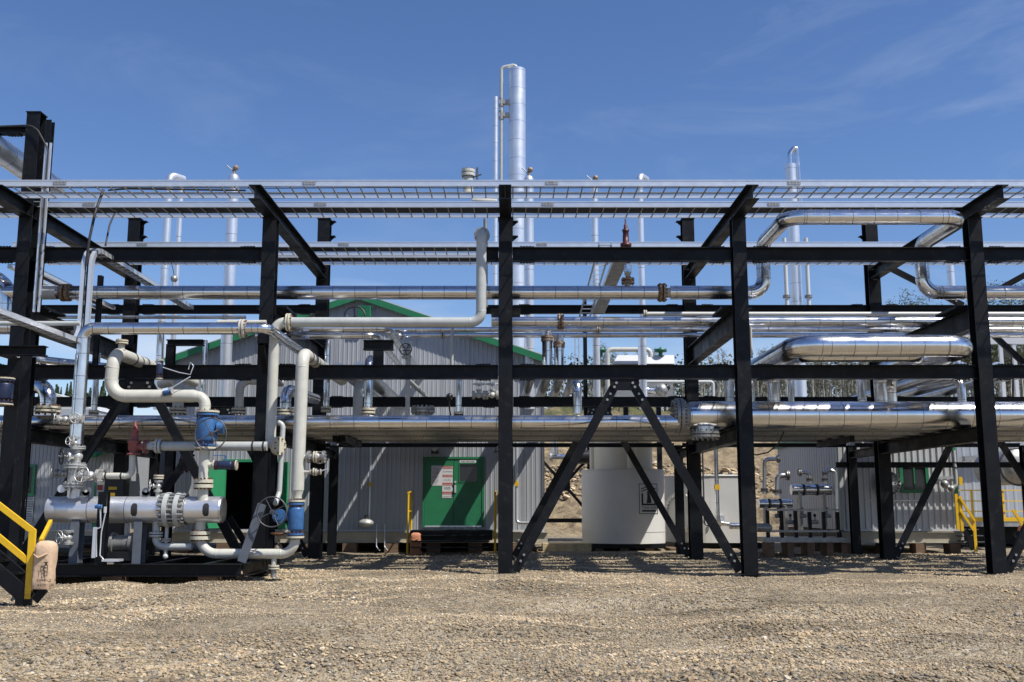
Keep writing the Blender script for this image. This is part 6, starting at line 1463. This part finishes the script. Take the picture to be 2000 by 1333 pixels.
# ================================================================ WOODS BEYOND
def birch(seed, h, bare=False, leaf='leaf_birch', dens=1.0, trunk='birch_bark', wide=1.0):
    r_ = random.Random(seed); m = MB(); pts = []; x = y = 0
    for k in range(8): pts.append(Vector((x, y, h*k/7))); x += r_.uniform(-.12, .12); y += r_.uniform(-.12, .12)
    m.tube(pts, [.095*(1-.8*k/7)+.012 for k in range(8)], trunk, 6)
    tips = []
    for k in range(26):
        f_ = r_.uniform(.35, .99); b_ = pts[min(6, int(f_*7))].lerp(pts[min(7, int(f_*7)+1)], (f_*7) % 1); a = r_.uniform(0, 6.28); l = h*r_.uniform(.05, .15)*(1.25-f_)*2*wide
        e_ = b_+Vector((math.cos(a)*l, math.sin(a)*l, l*r_.uniform(.5, 1.2))); m.tube([b_, (b_+e_)/2+UP*-.03*l, e_], [.022, .014, .005], 'twig', 4, caps=False); tips += [e_, (b_+e_)/2]
    lf = MB(); n_ = int((60 if bare else 620)*dens)
    for k in range(n_):
        c = r_.choice(tips)+Vector((r_.gauss(0, .22*wide), r_.gauss(0, .22*wide), r_.gauss(0, .25))); s_ = r_.uniform(.05, .11)
        u = Vector((r_.uniform(-1, 1), r_.uniform(-1, 1), r_.uniform(-1, 1))).normalized(); w = perp(u)[0]; lf.add([c-u*s_, c+w*s_*.7, c+u*s_, c-w*s_*.7], [(0,1,2,3)], leaf)
    return m, lf
def tree_proto(name, label, cat, seed, h, group, **k):
    t = T(name, label, cat, group); a, b_ = birch(seed, h, **k); t.part('trunk', a); t.part('crown', b_); return t.done()
def gz(x, y): return float(ground_z(np.array([x]), np.array([y]))[0])
rt = random.Random(11)
kinds = [('white stemmed birch with thin leafy crown in the wood on the bank', 7.5, dict(dens=.7)), ('white stemmed birch with nearly bare twigs in the wood on the bank', 7.2, dict(bare=True)), ('shorter birch with thick leafy crown in the wood on the bank', 5.4, dict(dens=1.3, wide=1.3))]
protos = [tree_proto('birch_tree', l_, 'tree', 40+i, h, 'birches in the wood on the bank', **kw) for i, (l_, h, kw) in enumerate(kinds)]
firsts = [True]*3
def put(k, x, y, sc):
    if firsts[k]: protos[k].location = (x, y, gz(x, y)-.1); protos[k].scale = (sc,)*3; firsts[k] = False
    else: copy_thing(protos[k], (x, y, gz(x, y)-.1), rt.uniform(0, 6.28), sc)
for k in range(240):
    px = rt.choice([rt.uniform(1145, 1440), rt.uniform(1470, 2020), rt.uniform(1470, 2020)]); y = rt.uniform(92, 108)
    tall = .70 if px < 1460 else (.76 if px < 1740 else 1.08)
    put(rt.choice([0, 1, 1, 1, 2]), (px-1000)/2000*y*1.0, y, tall*rt.uniform(.85, 1.12))
gp = tree_proto('leafy_tree', 'taller bushy green tree standing above the wood at the right edge', 'tree', 77, 9.5, 'bushy trees above the wood', leaf='leaf_green', dens=6.0, wide=1.8, trunk='bark_dark')
spots = [(1795, 88, 1.0), (1775, 90, .95), (1820, 91, .93), (1945, 84, 1.02), (1975, 86, 1.06), (2005, 84, 1.08), (1925, 92, .95), (1186, 92, .54), (1210, 90, .55), (1165, 93, .45), (1240, 92, .44), (1345, 92, .40)]
for i, (px, y, s_) in enumerate(spots):
    x = (px-1000)/2000*y
    lab = 'bushy green tree over the wood, ' + ('near the right picture edge' if px > 1900 else 'behind the fifth column' if px > 1700 else 'behind the white cooler')
    if i == 0: gp.location = (x, y, gz(x, y)-.1); gp.scale = (s_,)*3; gp['label'] = lab
    else: copy_thing(gp, (x, y, gz(x, y)-.1), rt.uniform(0, 6.28), s_, lab)
# dense wood behind the first rows
m = MB(); rf = random.Random(5)
for k in range(30000):
    y = rf.uniform(109, 122); x = rf.uniform(2, 75); hh = 6.4 if x < 28 else 7.6
    if x > 38: hh = 8.5
    c = Vector((x, y, 11.2+hh*rf.uniform(0, 1)**1.15 - .04*(y-109))); s_ = rf.uniform(.12, .26); u = Vector((rf.uniform(-1, 1), rf.uniform(-1, 1), rf.uniform(-1, 1))).normalized(); w = perp(u)[0]
    m.add([c-u*s_, c+w*s_*.7, c+u*s_, c-w*s_*.7], [(0,1,2,3)], 'leaf_dark' if rf.random() < .6 else 'leaf_birch')
for k in range(420):
    y = rf.uniform(108, 122); x = rf.uniform(2, 75); h = (5.5 if x < 28 else 6.8)*rf.uniform(.7, 1.05); m.tube([(x, y, 10), (x+rf.uniform(-.3, .3), y, 11+h)], [.09, .03], 'birch_bark', 5, caps=False)
o = solo('woodland', 'dense far wood of birch stems and leaves behind the single trees', 'wood', m); o['kind'] = 'stuff'
# conifers far left
def conifer(seed, h):
    r_ = random.Random(seed); a = MB(); a.tube([(0, 0, 0), (0, 0, h)], [.14, .02], 'bark_dark', 6); b_ = MB()
    for k in range(900):
        f_ = r_.random()**.7; rad = (1-f_)*h*.17*r_.uniform(.5, 1)+.05; an = r_.uniform(0, 6.28); z = h*(.12+.88*f_); tip = Vector((math.cos(an)*rad, math.sin(an)*rad, z-rad*.35)); base = tip*.55+Vector((0, 0, z*.45+rad*.1))
        base.z = z; sd = Vector((-math.sin(an), math.cos(an), 0))*.09; b_.add([base-sd, base+sd, tip+sd*.5, tip-sd*.5], [(0,1,2,3)], 'leaf_dark' if k % 3 else 'leaf_green')
    return a, b_
t = T('conifer', 'small dark conifer in the far row seen at the left', 'tree', 'far row of conifers'); a, b_ = conifer(3, 6.0); t.part('trunk', a); t.part('crown', b_); cp = t.done()
for k in range(34):
    px = 78+k*4.6+rt.uniform(-6, 6); y = rt.uniform(105, 140); x = (px-1000)/2000*y; zt = Z(rt.uniform(741, 768), y); s_ = rt.uniform(.7, 1.5); loc = (x, y, zt-6.0*s_)
    if k == 0: cp.location = loc; cp.scale = (s_,)*3
    else: copy_thing(cp, loc, rt.uniform(0, 6.28), s_)
m = MB(); Yh = 90; a = P(100, 768, Yh); b_ = P(160, 800, Yh); m.add([(a.x-2, Yh, b_.z), (b_.x+1, Yh, b_.z), (a.x+.3, Yh, a.z), (a.x-2, Yh+8, b_.z), (b_.x+1, Yh+8, b_.z), (a.x+.3, Yh+8, a.z)], [(0,1,2), (5,4,3), (1,4,5,2), (0,2,5,3)], 'white_paint')
m.box((a.x-2, Yh, b_.z-4), (b_.x+.9, Yh+7.9, b_.z-.01), 'wall_grey'); solo('far_shed', 'white roofed shed far off at the left below the conifers', 'building', m)
